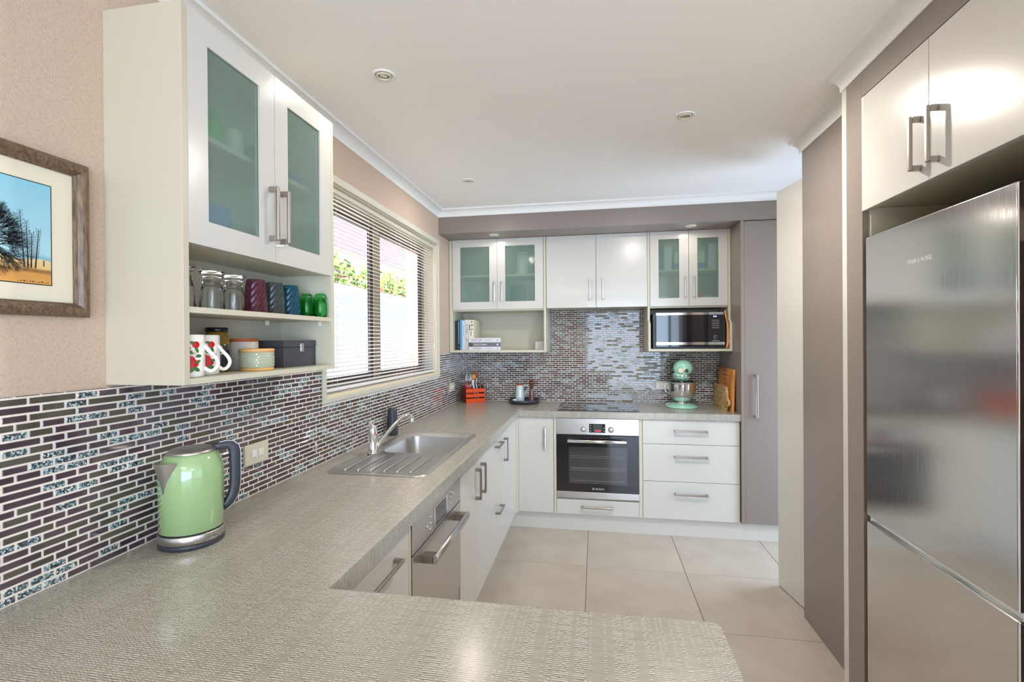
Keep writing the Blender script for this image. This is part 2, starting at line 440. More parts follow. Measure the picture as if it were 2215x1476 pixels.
struct(wr, 'wall_rear')
struct(bx(-.14, 5.64, -8.64, .14, CZ, CZ+.12, 'ceiling_paint'), 'ceiling')

# floor: grout bed with separate 600 mm tiles
floor = struct(bx(-.14, 5.64, -8.64, .14, -.12, -.004, 'floor_grout'), 'floor')
tm = bx(-.2985, .2985, -.2985, .2985, -.012, 0, 'floor_tile', bev=.0012).mesh('floor_tile')
x0, y0 = 1.14-.3, -1.14+.3
for i in range(-2, 8):
    for j in range(-14, 2):
        cx, cy = x0+.6*i, y0+.6*j
        if cx < -.1 or cx > 5.5 or cy < -8.3 or cy > .1: continue
        if cx > 3.1 and cy > -3.7: continue
        o = bpy.data.objects.new('tile', tm); COL.objects.link(o); o.location = (cx, cy, 0); o.parent = floor

# cove cornices
def cove(n=8):
    p = [(0, 2.400), (.004, 2.400), (.004, 2.409)]
    for k in range(n+1):
        a = PI/2*k/n; p.append((.004+.044-.044*math.cos(a)+.0, 2.409+.036*math.sin(a)) if False else (.004+.042*(1-math.cos(a)), 2.409+.034*math.sin(a)))
    p += [(.052, 2.443), (.052, CZ), (0, CZ)]
    return p
struct(MB().prism([(x, z) for x, z in cove()], 'y', -8.5, -.615, 'cornice_paint'), 'trim_1')
struct(MB().prism([(-.615-x, z) for x, z in cove()], 'x', 0, 2.9, 'cornice_paint'), 'trim_2')
struct(MB().prism([(2.256-x, z) for x, z in cove()], 'y', -1.50, -2.155, 'cornice_paint'), 'trim_3')
struct(MB().prism([(2.155-x, z) for x, z in cove()], 'y', -2.15, -3.45, 'cornice_paint'), 'trim_4')
struct(MB().prism([(-3.6-x, z) for x, z in cove()], 'x', 2.155, 5.5, 'cornice_paint'), 'trim_5')

# bulkhead over the back cupboards, taupe
struct(bx(0, 2.9, -.615, 0, 2.272, CZ, 'taupe'), 'wall_bulkhead')
# taupe-faced wall block right of the room and its white leaf door
struct(bx(2.256, 2.9, -2.155, -1.53, 0, CZ, 'taupe'), 'wall_taupe')
dr = MB(); ang = math.atan2(-.32, .055)
d0 = Vector((2.2425, -1.215, 0)); dv = Vector((.172, -.985, 0)).normalized(); nv = Vector((.985, .172, 0)).normalized()
L1 = .315
lp = [d0, d0+dv*L1, d0+dv*L1+nv*.036, d0+nv*.036]
dr.prism([(p.x, p.y) for p in lp], 'z', .006, 2.287, 'door_white', bev=.001)
struct(dr, 'door_1')

# ------------------------------------------------------------------ mosaic splashback
RP, BW = .0178, .049     # row pitch, half-bond unit
def tile_mesh(w, mt, face):
    h = .0140; t = .0062; b = MB()
    if face == 'x': b.box(.002, t, -w/2, w/2, -h/2, h/2, mt, bev=.0016)
    else: b.box(-w/2, w/2, -t, -.002, -h/2, h/2, mt, bev=.0016)
    return b.mesh('tile')
TK = ['tile_plum', 'tile_olive', 'tile_crackle']
TM = {(k, n, f): tile_mesh(BW*n-.0036, k, f) for k in TK for n in (1, 2) for f in 'xy'}
def mosaic(face, lo, hi, z0, z1, holes, prio, wall, rng):
    full = []; rest = MB()
    nrow = int(math.ceil((z1-z0)/RP))
    for r in range(nrow):
        zc = z0+RP*(r+.5); u = lo-(BW/2 if r % 2 else 0); prev = None
        while u < hi:
            n = 2 if rng.random() < .3 else 1
            k = rng.choices(TK, (.52, .26, .22))[0]
            if k == 'tile_crackle': n = 1
            a, b = u+.0018, u+BW*n-.0018; u += BW*n
            pieces = [(max(a, lo), min(b, hi))]
            za, zb = zc-.0070, min(zc+.0070, z1)
            for (h0, h1, hz0, hz1) in holes:
                if zb > hz0 and za < hz1:
                    q = []
                    for (p0, p1) in pieces:
                        if p1 <= h0 or p0 >= h1: q.append((p0, p1)); continue
                        if p0 < h0: q.append((p0, h0))
                        if p1 > h1: q.append((h1, p1))
                    pieces = q
            for (p0, p1) in pieces:
                if p1-p0 < .004: continue
                if abs(p0-a) < 1e-6 and abs(p1-b) < 1e-6 and zb-za > .01395: full.append((prio((a+b)/2, zc), (a+b)/2, zc, k, n))
                else:
                    if face == 'x': rest.box(.002, .0062, p0, p1, za, zb, k, bev=.001)
                    else: rest.box(p0, p1, -.0062, -.002, za, zb, k, bev=.001)
    full.sort(key=lambda q: q[0])
    for q, (_, c, z, k, n) in enumerate(full):
        if q < 300:
            o = bpy.data.objects.new('tile', TM[(k, n, face)]); COL.objects.link(o); o.parent = wall
            o.location = (0, c, z) if face == 'x' else (c, 0, z)
        else:
            h = BW*n/2-.0018
            if face == 'x': rest.box(.002, .0062, c-h, c+h, z-.0070, z+.0070, k, bev=.0016)
            else: rest.box(c-h, c+h, -.0062, -.002, z-.0070, z+.0070, k, bev=.0016)
    part(rest, 'mosaic_tiles', wall, 'smaller mosaic tiles farther along the splashback', 'stuff')
rng = random.Random(3)
camx, camy, camz = cam.matrix_world.translation
def prioL(y, z):
    dx, dy = 0-camx, y-camy; dep = -math.sin(yaw)*dx+math.cos(yaw)*dy
    u = 1107+1042*(math.cos(yaw)*dx+math.sin(yaw)*dy)/max(dep, .05)
    return dep+(50 if u < -10 or dep < .2 else 0)
gr = MB()
gr.box(0, .0050, -4.3, -2.271, .9, TZ, 'grout').box(0, .0050, -2.271, -.641, .9, 1.16, 'grout').box(0, .0050, -.641, 0, .9, TZ, 'grout')
part(gr, 'grout', wall_left)
mosaic('x', -4.3, 0, .901, TZ, [(-2.271, -.641, 1.16, 3)], prioL, wall_left, rng)
gb = MB()
gb.box(0, 2.217, -.0050, 0, .9, TZ, 'grout').box(.811, 1.608, -.0050, 0, TZ, 1.70, 'grout')
part(gb, 'grout', wall_back)
mosaic('y', 0, 2.217, .901, 1.70, [(-1, .811, TZ, 3), (1.608, 3, TZ, 3)], lambda x, z: abs(x-1.25)+abs(z-1.15)*.6, wall_back, rng)

# ------------------------------------------------------------------ window
win = bpy.data.objects.new('window_1', None); COL.objects.link(win); win['kind'] = 'structure'
t = MB(); o_, e_ = .030, .014
t.box(.0, e_, WY0-o_, WY1+.021, WZ0-.022, WZ0, 'trim_cream', bev=.002).box(0, e_, WY0-o_, WY1+.021, WZ1, WZ1+.036, 'trim_cream', bev=.002)
t.box(0, e_, WY0-o_, WY0, WZ0, WZ1, 'trim_cream', bev=.002).box(0, e_, WY1, WY1+.021, WZ0, WZ1, 'trim_cream', bev=.002)
part(t, 'architrave', win)
t = MB()
t.box(-.14, .0, WY0, WY1, WZ0, WZ0+.012, 'reveal_paint').box(-.14, 0, WY0, WY1, WZ1-.006, WZ1, 'reveal_paint')
t.box(-.14, 0, WY0, WY0+.008, WZ0+.012, WZ1-.006, 'reveal_paint').box(-.14, 0, WY1-.008, WY1, WZ0+.012, WZ1-.006, 'reveal_paint')
part(t, 'reveal_lining', win)
t = MB(); fx0, fx1 = -.135, -.105
t.box(fx0, fx1, WY0+.008, WY1-.008, WZ0+.012, WZ0+.045, 'frame_putty').box(fx0, fx1, WY0+.008, WY1-.008, WZ1-.05, WZ1-.006, 'frame_putty')
t.box(fx0, fx1, WY0+.008, WY0+.05, WZ0+.045, WZ1-.05, 'frame_putty').box(fx0, fx1, WY1-.05, WY1-.008, WZ0+.045, WZ1-.05, 'frame_putty')
part(t, 'window_frame', win)
part(bx(fx0-.002, fx1+.004, -1.53, -1.455, WZ0+.045, WZ1-.05, 'frame_putty'), 'mullion', win)
for (a, b) in ((WY0+.05, -1.53), (-1.455, WY1-.05)):
    s = MB(); sx0, sx1 = -.130, -.110; w_ = .026
    s.box(sx0, sx1, a, b, WZ0+.045, WZ0+.045+w_, 'frame_bronze').box(sx0, sx1, a, b, WZ1-.05-w_-.01, WZ1-.05, 'frame_bronze')
    s.box(sx0, sx1, a, a+w_, WZ0+.045+w_, WZ1-.05-w_-.01, 'frame_bronze').box(sx0, sx1, b-w_, b, WZ0+.045+w_, WZ1-.05-w_-.01, 'frame_bronze')
    so = part(s, 'sash', win)
    part(bx(-.121, -.119, a+w_, b-w_, WZ0+.045+w_, WZ1-.06-w_, 'window_pane'), 'pane', so)

# venetian blind
vb = thing('venetian_blind', 'white venetian blind lowered in the window over the sink', 'blind', (-.03, -1.452, 1.2))
ya, yb = WY0+.014, WY1-.014
part(bx(-.05, -.012, ya, yb, WZ1-.034, WZ1-.007, 'trim_cream', bev=.002), 'headrail', vb)
sl = MB(); W2 = .0125; n = 4
lps = []
for k in range(n+1):
    a = -1+2*k/n; lps.append([(-.031+a*W2, y_, .0022*(1-a*a)-a*W2*math.tan(.19)) for y_ in (ya, yb)])
sl.loops([[p[0], p[1]] for p in lps], 'blind_white', closed=False)
sm = sl.mesh('slat', wloc(vb), rec=False)
zt, zb_, ns = WZ1-.055, WZ0+.050, 44
for k in range(ns):
    o = bpy.data.objects.new('slat', sm); COL.objects.link(o); o.parent = vb; z = zb_+(zt-zb_)*k/(ns-1)
    o.location = (0, 0, z)
    # keep the tilt about the slat's own long axis small and even
part(bx(-.044, -.018, ya, yb, WZ0+.022, WZ0+.036, 'blind_white', bev=.002), 'bottom_rail', vb)
for yy in (ya+.13, ya+.52, (ya+yb)/2+.12, yb-.40, yb-.12):
    c = MB(); c.box(-.0448, -.0442, yy-.0008, yy+.0008, WZ0+.036, WZ1-.034, 'blind_white').box(-.0178, -.0172, yy-.0008, yy+.0008, WZ0+.036, WZ1-.034, 'blind_white')
    part(c, 'ladder_cord', vb)
c = MB().tube([(-.008, yb-.03, WZ1-.03), (-.006, yb-.032, 1.8), (-.008, yb-.028, 1.5)], .0016, 'blind_white', 6)
c.tube([(-.008, yb-.045, WZ1-.03), (-.005, yb-.044, 1.7), (-.008, yb-.040, 1.42)], .0016, 'blind_white', 6).lathe(-.008, yb-.04, [(.002, 1.42), (.006, 1.40), (.006, 1.385), (.002, 1.38)], 'blind_white', 8)
part(c, 'pull_cord', vb)

# ------------------------------------------------------------------ handles
def handle(p, axis, length, out, stand=.032, w=.007, mt='nickel', post=.016):
    """bar centred at p on the door face; axis 'x','y','z' of the bar; out = outward unit vector"""
    b = MB(); p = Vector(p); out = Vector(out); ax = {'x': Vector((1, 0, 0)), 'y': Vector((0, 1, 0)), 'z': Vector((0, 0, 1))}[axis]
    third = ax.cross(out)
    def blk(c, la, lo, lt, bev=.0015):
        h = Vector((abs(ax.x)*la+abs(out.x)*lo+abs(third.x)*lt, abs(ax.y)*la+abs(out.y)*lo+abs(third.y)*lt, abs(ax.z)*la+abs(out.z)*lo+abs(third.z)*lt))
        b.box(c.x-h.x, c.x+h.x, c.y-h.y, c.y+h.y, c.z-h.z, c.z+h.z, mt, bev=bev)
    q = p+out*(stand-.005)
    blk(q, length/2, .005, w, .003)
    for s_ in (-1, 1): blk(p+ax*s_*(length/2-post/2)+out*(stand-.01)/2, post/2, (stand-.01)/2, w*.8, .0008)
    return b

# ------------------------------------------------------------------ LEFT wall cupboard (open shelves below)
X0, XF, YA, YB = 0, .225, -3.222, -2.540
ZB, ZT = 1.338, 2.270
wc = thing('wall_cabinet', 'large cream wall cupboard with frosted doors above open shelves, left of the window', 'cabinet', (X0, YA, ZB))
part(bx(0, XF-.001, YA, YA+.018, ZB, ZT, 'panel_cream_dimmed', bev=.0008), 'side_panel', wc)
part(bx(0, XF-.001, YB-.016, YB, ZB, ZT, 'carcass_cream', bev=.0008), 'side_panel', wc)
part(bx(0, XF-.002, YA+.018, YB-.016, ZB, ZB+.015, 'carcass_cream'), 'bottom_board', wc)
part(bx(0, XF-.022, YA+.018, YB-.016, ZT-.016, ZT, 'carcass_cream'), 'top_board', wc)
part(bx(.0, .012, YA+.018, YB-.016, ZB+.015, ZT-.016, 'carcass_cream'), 'back_panel', wc)
part(bx(.012, XF-.004, YA+.0185, YB-.0165, 1.516, 1.531, 'carcass_cream', bev=.0006), 'shelf', wc)
part(bx(.012, XF-.022, YA+.0185, YB-.0165, 1.690, 1.706, 'carcass_cream'), 'shelf', wc)
part(bx(.012, XF-.05, YA+.0185, YB-.0165, 1.985, 2.0, 'carcass_cream'), 'shelf', wc)
for yy in (YA+.145, YB-.155, YB-.02):
    part(MB().box(.05 if yy < -2.6 else .17, .062 if yy < -2.6 else .182, yy-.004, yy+.004, 1.500, 1.516, 'white_plastic', bev=.001), 'shelf_support', wc)
def framed_door(parent, plane, a0, a1, z0, z1, out, g, rx=0, mt='door_white', glass='frosted_glass', th=.018, name='door'):
    """door with a glazed opening g=(ga0,ga1,gz0,gz1); plane 'x' or 'y' ; face at coordinate out[0], thickness th inward out[1]"""
    f, s_ = out; b = MB()
    def bb(p0, p1, q0, q1, d0=0, d1=th, m_=mt, bev=.0):
        lo, hi = sorted((f+s_*d0, f+s_*d1))
        if plane == 'x': b.box(lo, hi, p0, p1, q0, q1, m_, bev=bev)
        else: b.box(p0, p1, lo, hi, q0, q1, m_, bev=bev)
    if g:
        bb(a0, g[0], z0, z1); bb(g[1], a1, z0, z1); bb(g[0], g[1], z0, g[2]); bb(g[0], g[1], g[3], z1)
        d = part(b, name, parent); b = MB()
        e = .004
        bb(g[0]-0, g[1]+0, g[2]-0, g[3]+0, .006, .010, glass); part(b, 'glass_pane', d)
    else:
        bb(a0, a1, z0, z1, bev=.0012); d = part(b, name, parent)
    return d
d = framed_door(wc, 'x', -3.204, -2.8825, 1.688, 2.268, (XF, -1), (-3.143, -2.948, 1.752, 2.202))
part(handle((XF, -2.905, 1.833), 'z', .166, (1, 0, 0)), 'handle', d)
d = framed_door(wc, 'x', -2.8795, -2.560, 1.688, 2.268, (XF, -1), (-2.816, -2.630, 1.752, 2.202))
part(handle((XF, -2.852, 1.833), 'z', .166, (1, 0, 0)), 'handle', d)

# things behind the frosted doors
s1, s2 = 2.0, 1.706
solo(MB().lathe(.10, -2.985, [(.026, s1), (.028, s1+.06), (.024, s1+.08), (.010, s1+.11), (.010, s1+.13)], 'frost_green', 16), 'bottle', 'green bottle on the upper shelf behind the left frosted door', 'bottle')
solo(bx(.05, .13, -3.09, -3.02, s1, s1+.075, 'frost_green', bev=.004), 'box', 'short green box on the upper shelf behind the left frosted door', 'box')
solo(MB().lathe(.11, -2.915, [(.024, s1), (.028, s1+.01), (.028, s1+.085), (.020, s1+.095)], 'ceramic_white', 16), 'jar', 'white jar beside the green bottle behind the left frosted door', 'jar')
solo(MB().lathe(.10, -2.86, [(.026, s1), (.030, s1+.01), (.030, s1+.05), (.028, s1+.052)], 'charcoal', 16), 'pot', 'dark pot on the upper shelf behind the left frosted door', 'pot')
solo(bx(.05, .12, -2.83, -2.79, s1, s1+.085, 'board_dark', bev=.003), 'canister', 'brown canister at the middle of the upper frosted shelf', 'canister')
solo(bx(.04, .17, -3.19, -2.985, s2, s2+.125, 'frost_blue', bev=.02, seg=3), 'storage_box', 'blue storage box on the lower shelf behind the left frosted door', 'box')
solo(bx(.06, .15, -3.17, -3.085, s2+.127, s2+.165, 'frost_orange', bev=.004), 'carton', 'orange carton on the blue box behind the left frosted door', 'carton')
solo(bx(.06, .13, -2.74, -2.68, s1, s1+.10, 'frost_orange', bev=.004), 'carton', 'orange carton on the upper shelf behind the right frosted door', 'carton')
solo(bx(.05, .13, -2.66, -2.60, s1, s1+.05, 'frost_blue', bev=.004), 'tin', 'blue tin on the upper shelf behind the right frosted door', 'tin')
solo(bx(.05, .15, -2.74, -2.62, s2, s2+.045, 'ceramic_white', bev=.004), 'dish', 'white dish on the lower shelf behind the right frosted door', 'dish')

# ---------- glassware, open shelf (z = 1.531)
def footed(cx, cy, label):
    z = 1.5312
    b = MB().lathe(cx, cy, [(0, z+.090), (.0195, z+.086), (.0255, z+.050), (.0298, z+.003), (.0308, z), (.0318, z), (.0328, z+.003), (.0285, z+.050), (.0228, z+.088), (.0218, z+.094), (.030, z+.104), (.0325, z+.110), (.031, z+.116), (.020, z+.119), (0, z+.119)], 'glass_clear', 32, cap0=False, cap1=False)
    return solo(b, 'drinking_glass', label, 'glass', 'clear footed glasses on the open shelf')
footed(.125, -3.125, 'clear upside-down footed glass nearest the cupboard end panel')
footed(.13, -3.028, 'clear upside-down footed glass, middle of the three clear ones')
footed(.125, -2.938, 'clear upside-down footed glass next to the plum tumbler')
def tumbler(cx, cy, mt, label, h=.110, r0=.0345, r1=.027):
    z = 1.5312; n = 24; rows = 10; lps = []
    for j in range(rows+1):
        t_ = j/rows; r = r0+(r1-r0)*t_**1.3
        if j == rows: r *= .93
        lps.append([(cx+(r+(.0013 if (k+j) % 2 else -.0006))*math.cos(2*PI*k/n), cy+(r+(.0013 if (k+j) % 2 else -.0006))*math.sin(2*PI*k/n), z+h*t_) for k in range(n)])
    inner = [[(cx+max(q_, .0001)*math.cos(2*PI*k/n), cy+max(q_, .0001)*math.sin(2*PI*k/n), zz_) for k in range(n)] for q_, zz_ in ((0, z+h*.92), (r1-.005, z+h*.9), (r0+(r1-r0)*.4-.0035, z+h*.5), (r0-.003, z))]
    top = [[(cx+.0001*math.cos(2*PI*k/n), cy+.0001*math.sin(2*PI*k/n), z+h) for k in range(n)]]
    b = MB().loops(inner+lps+top, mt, True, False, False, smooth=False)
    return solo(b, 'tumbler', label, 'glass', 'diamond-cut coloured tumblers')
tumbler(.13, -2.849, 'glass_plum', 'plum diamond-cut tumbler upside down on the open shelf')
tumbler(.13, -2.759, 'glass_smoke', 'smoky grey diamond-cut tumbler between the plum and blue ones')
tumbler(.13, -2.672, 'glass_teal', 'teal blue diamond-cut tumbler upside down on the open shelf')
def green_glass(cx, cy, label):
    z = 1.5312
    b = MB().lathe(cx, cy, [(0, z+.079), (.015, z+.078), (.021, z+.066), (.0243, z+.045), (.0238, z+.02), (.0203, z), (.022, z), (.026, z+.02), (.0265, z+.045), (.023, z+.07), (.019, z+.084), (.016, z+.088), (0, z+.088)], 'glass_green', 28, cap0=False, cap1=False)
    return solo(b, 'green_glass', label, 'glass', 'small green glasses')
green_glass(.14, -2.588, 'small green glass beside the teal tumbler')
green_glass(.07, -2.600, 'small green glass behind the front green one')
green_glass(.075, -2.535-.045, 'small green glass nearest the window') if False else green_glass(.19, -2.578+.0, 'small green glass at the front by the far panel')

# ---------- lower open shelf (z = 1.353)
z = 1.3532
def mug(cx, cy, a, label, decor=True):
    t = thing('mug', label, 'mug', (cx, cy, z), 'floral mugs')
    R_ = .036; H_ = .108
    b = MB().lathe(cx, cy, [(.030, z), (.034, z+.004), (R_, z+.02), (R_, z+H_), (R_-.0025, z+H_+.001), (R_-.004, z+H_), (R_-.005, z+.01), (0, z+.008)], 'ceramic_white', 36, cap0=True, cap1=False)
    part(b, 'cup', t)
    ca, sa = math.cos(a), math.sin(a); pts = []
    for (r_, h_) in ((.034, .082), (.046, .066), (.060, .050), (.066, .035), (.060, .021), (.048, .015), (.034, .024)):
        pts.append((cx+ca*r_, cy+sa*r_, z+h_))
    part(MB().tube(curve(pts), .0047, 'ceramic_white', 10), 'handle', t)
    if decor:
        dm = MB(); rg = random.Random(5)
        def blob(ang, hz, rr, mt, sx=1.0, rot=0):
            c = []
            for k in range(10):
                p, q = rr*sx*math.cos(2*PI*k/10), rr*math.sin(2*PI*k/10)
                p, q = p*math.cos(rot)-q*math.sin(rot), p*math.sin(rot)+q*math.cos(rot)
                A = ang+p/R_; c.append((cx+(R_+.0005)*math.cos(A), cy+(R_+.0005)*math.sin(A), z+hz+q))
            i = dm.mi(mt); vv = [dm.bm.verts.new(v) for v in c]; c0 = dm.bm.verts.new((cx+(R_+.0009)*math.cos(ang), cy+(R_+.0009)*math.sin(ang), z+hz))
            for k in range(10): dm.bm.faces.new((vv[k], vv[(k+1) % 10], c0)).material_index = i
        vdir = math.atan2(camy-cy, camx-cx)
        for (da, hz, rr) in ((-.75, .078, .011), (-.42, .070, .011), (-.15, .074, .010), (.45, .083, .009), (-.1, .052, .009), (.35, .036, .010), (-.6, .045, .012), (-.25, .032, .009), (-.05, .028, .011), (-.4, .055, .010), (.15, .046, .009)):
            blob(vdir+da, hz, rr, 'red_print')
        for (da, hz, rr, ro) in ((-.3, .088, .007, .6), (.25, .088, .008, 1.2), (.6, .055, .009, 1.5), (-.75, .020, .010, .3), (.1, .018, .009, 1.9), (.15, .064, .008, .9), (-.9, .032, .009, 1.2), (-.55, .088, .008, 2.2), (.5, .070, .008, .4), (.45, .022, .010, 1.0), (-.35, .018, .011, 2.6), (.55, .040, .008, 2.0)):
            blob(vdir+da, hz, rr, 'green_print', .5, ro)
        for (da, hz) in ((.35, .062), (-.55, .026)): blob(vdir+da, hz, .008, 'paper_white'); 
        for (da, hz) in ((.35, .062), (-.55, .026)): dm.lathe(0, 0, [(.003, 0), (.001, .0006)], 'yellow_print', 8, M=Matrix.Translation((cx+(R_+.0009)*math.cos(vdir+da), cy+(R_+.0009)*math.sin(vdir+da), z+hz)) @ Matrix.Rotation(vdir+da, 4, 'Z') @ Matrix.Rotation(PI/2, 4, 'Y'))
        part(dm, 'painted_fruit', t, 'red fruit and green leaves painted on the cup')
    return t
mug(.150, -3.078, .25, 'white floral mug with red fruit, in front of the honey-coloured jar')
mug(.178, -3.160, .50, 'white floral mug half hidden by the cupboard end panel')
t = thing('preserve_jar', 'tall glass jar of dark preserve with a black lid behind the floral mug', 'jar', (.075, -2.950, z))
cx, cy = .075, -2.950
part(MB().lathe(cx, cy, [(.028, z), (.034, z+.004), (.034, z+.10), (.028, z+.114), (.027, z+.121), (.0, z+.121)], 'glass_amber', 32), 'glass_body', t)
part(MB().lathe(cx, cy, [(.0342, z+.016), (.0346, z+.017), (.0346, z+.080), (.0342, z+.081)], 'jar_dark', 32, cap0=False, cap1=False), 'paper_label', t, 'dark label with orange drips')
part(MB().lathe(cx, cy, [(.030, z+.120), (.031, z+.122), (.031, z+.130), (.029, z+.133), (0, z+.133)], 'jar_lid', 32), 'lid', t)
bl = MB()
va = math.atan2(camy-cy, camx-cx)
def onjar(da, h0, h1, wd, mt):
    lp_ = []
    for A in (va+da-wd, va+da, va+da+wd): lp_.append([(cx+.0349*math.cos(A), cy+.0349*math.sin(A), h_) for h_ in (z+h0, z+h1)])
    bl.loops(lp_, mt, closed=False)
onjar(-.35, .062, .082, .07, 'orange_print'); onjar(-.2, .070, .082, .05, 'orange_print'); onjar(.05, .030, .038, .12, 'orange_print'); onjar(.1, .022, .026, .12, 'paper_white')
for k in range(4): onjar(.35, .052+.007*k, .056+.007*k, .10-.02*(k % 2), 'paper_white')
part(bl, 'label_print', t)
def tin(cx, cy, r, h, lidh, body, lid, label, bottom=None, nm='lidded_tin'):
    t = thing(nm, label, 'canister', (cx, cy, z)); zb = z
    if bottom: part(MB().lathe(cx, cy, [(r*.94, zb), (r*.98, zb+.002), (r*.98, zb+.009), (r*.9, zb+.0095)], bottom, 36), 'base_ring', t); zb += .0095
    part(MB().lathe(cx, cy, [(r*.96, zb), (r, zb+.003), (r, z+h), (r*.96, z+h+.001)], body, 36), 'body', t)
    part(MB().lathe(cx, cy, [(r*.98, z+h+.001), (r+.001, z+h+.002), (r+.001, z+h+lidh-.001), (r*.97, z+h+lidh), (0, z+h+lidh)], lid, 36), 'lid', t)
    return t
tin(.070, -2.835, .046, .089, .010, 'stoneware', 'wood_lid', 'tall stoneware canister with brown wooden lid, behind the low patterned one')
lt = tin(.160, -2.885, .049, .057, .011, 'stoneware_green', 'wood_pale', 'low grey-green patterned canister with orange wooden lid and base', 'wood_pale')
rel = MB(); va = math.atan2(camy+2.885, camx-.16)
for k in range(-9, 10):
    for j in range(5):
        A = va+k*.16+(.08 if j % 2 else 0); hz = z+.017+j*.0085
        rel.lathe(0, 0, [(.0030, 0), (.0020, .0009), (.0009, .001)], 'ceramic_white' if k == 0 else 'stoneware_green', 6, M=Matrix.Translation((.16+.049*math.cos(A), -2.885+.049*math.sin(A), hz)) @ Matrix.Rotation(A, 4, 'Z') @ Matrix.Rotation(PI/2, 4, 'Y'))
part(rel, 'raised_pattern', lt, kind='stuff')
t = thing('keepsake_box', 'dark grey rectangular box with a small metal clasp on the lower open shelf', 'box', (.08, -2.63, z))
part(bx(.014, .158, -2.748, -2.560, z, z+.068, 'box_charcoal', bev=.001), 'body', t)
part(bx(.013, .159, -2.749, -2.559, z+.0690, z+.093, 'box_charcoal', bev=.001), 'lid', t)
part(MB().box(.159, .1615, -2.660, -2.640, z+.052, z+.082, 'bright_nickel', bev=.0008).box(.1615, .163, -2.655, -2.645, z+.058, z+.066, 'nickel').box(.1615, .163, -2.655, -2.645, z+.072, z+.076, 'nickel'), 'clasp', t)

# ------------------------------------------------------------------ picture
pt = thing('framed_picture', 'brown framed landscape picture of bare trees under a blue sky', 'picture', (0, -3.61, 1.503))
ya_, yb_, za_, zb_ = -3.955, -3.270, 1.503, 1.862
def molding(y0, y1, z0, z1, w, outer, inner):
    b = MB(); i = b.mi('frame_wood')
    prof = [(0, 0), (0, .014), (.003, .016), (.005, .021), (.010, .025), (.016, .0265), (.022, .024), (w-.004, .016), (w-.003, .012), (w, .010), (w, 0)]
    cs = [((y0, z0), (1, 1)), ((y1, z0), (-1, 1)), ((y1, z1), (-1, -1)), ((y0, z1), (1, -1))]
    lps = [[(h, c[0]+s_[0]*q, c[1]+s_[1]*q) for (q, h) in prof] for c, s_ in cs]
    lps.append(lps[0])
    b.loops(lps, 'frame_wood', closed=True, smooth=False); return b
part(molding(ya_, yb_, za_, zb_, .032, 0, 0), 'frame', pt)
part(bx(.001, .006, ya_+.030, yb_-.030, za_+.030, zb_-.030, 'mat_board'), 'mat_board', pt)
o = MB(); o.box(.006, .0066, -3.868, -3.3455, 1.5705, 1.7935, 'ink_black').box(.0064, .0069, -3.866, -3.3475, 1.5725, 1.7915, 'painting')
pic = bpy.data.objects.new('print', o.mesh('print')); COL.objects.link(pic); pic.parent = pt; pic.location = -Vector(pt.location)
tr = MB(); rg = random.Random(11); TI = tr.mi('ink_black')
def branch(y, zz, a, ln, w_, depth, sp, lim):
    if depth == 0 or w_ < .00022: return
    y1, z1 = y+ln*math.cos(a), zz+ln*math.sin(a)
    if not (-3.864 < y1 < -3.351 and 1.58 < z1 < 1.788): return
    nx, nz = -math.sin(a)*w_/2, math.cos(a)*w_/2
    v = [tr.bm.verts.new((.0071, p, q)) for p, q in ((y-nx, zz-nz), (y+nx, zz+nz), (y1+nx*.75, z1+nz*.75), (y1-nx*.75, z1-nz*.75))]
    tr.bm.faces.new(v).material_index = TI
    for k in range(2 if depth > 1 else 1):
        branch(y1, z1, a+rg.uniform(-sp, sp)+(sp*.55 if k else -sp*.55), ln*rg.uniform(.74, .95), w_*rg.uniform(.62, .8), depth-1, sp, lim)
    if rg.random() < .45: branch(y1, z1, a+rg.uniform(-sp, sp)*1.5, ln*.8, w_*.6, depth-1, sp, lim)
for a in (-.05, .1, .25, .45, .65, .9, 1.15, 1.4, 1.7, 2.0, 2.3, 2.6, 2.9, 3.1): branch(-3.500, 1.650, a, .022, .0030, 8, .42, 0)
tr.box(.0070, .0072, -3.506, -3.494, 1.603, 1.655, 'ink_black')
for (yy, hh) in ((-3.392, .10), (-3.386, .075), (-3.378, .085), (-3.399, .12)):
    for q in range(14):
        zq = 1.606+hh*q/14; tr.box(.0070, .0072, yy+(yy+3.388)*q*.05-.0012*(1.2-q/14), yy+(yy+3.388)*q*.05+.0012*(1.2-q/14), zq, zq+hh/13, 'ink_black')
        if q > 2:
            for sgn in (-1, 1): branch(yy+(yy+3.388)*q*.05, zq, PI/2+sgn*.5, .006, .0006, 2, .3, 0)
for (yy, hh) in ((-3.425, .012), (-3.449, .010), (-3.362, .013)): tr.box(.0070, .0072, yy-.001, yy+.001, 1.612, 1.612+hh, 'ink_black')
for k in range(11): tr.box(.0070, .0072, -3.412+k*.0056, -3.409+k*.0056, 1.5755, 1.5765+.0008*(k % 3), 'ink_black')
part(tr, 'drawn_trees', pt, 'black bare trees drawn over the sky')

# ================================================================== BASE RUN
BX, BY, BT, BB = .622, -.606, .900, .853
FX, FY = .600, -.592          # door faces
# worktop with the sink cut-out
SX0, SX1, SY0, SY1 = .112, .520, -2.405, -1.560
wt = MB(); PY = -3.2608; PX = 1.432; PE = -4.12
for b in ((0.0, PX, PE, PY, ), (0.0, BX, PY, SY0), (0.0, SX0, SY0, SY1), (SX1, BX, SY0, SY1), (0.0, BX, SY1, BY), (0.0, 2.212, BY, 0.0)):
    wt.box(max(b[0], .0068), b[1], b[2], min(b[3], -.0068), BB, BT, 'worktop')
bmesh.ops.remove_doubles(wt.bm, verts=wt.bm.verts[:], dist=1e-5)
solo(wt, 'worktop', 'grey woven-look laminate worktop running round three sides', 'worktop')

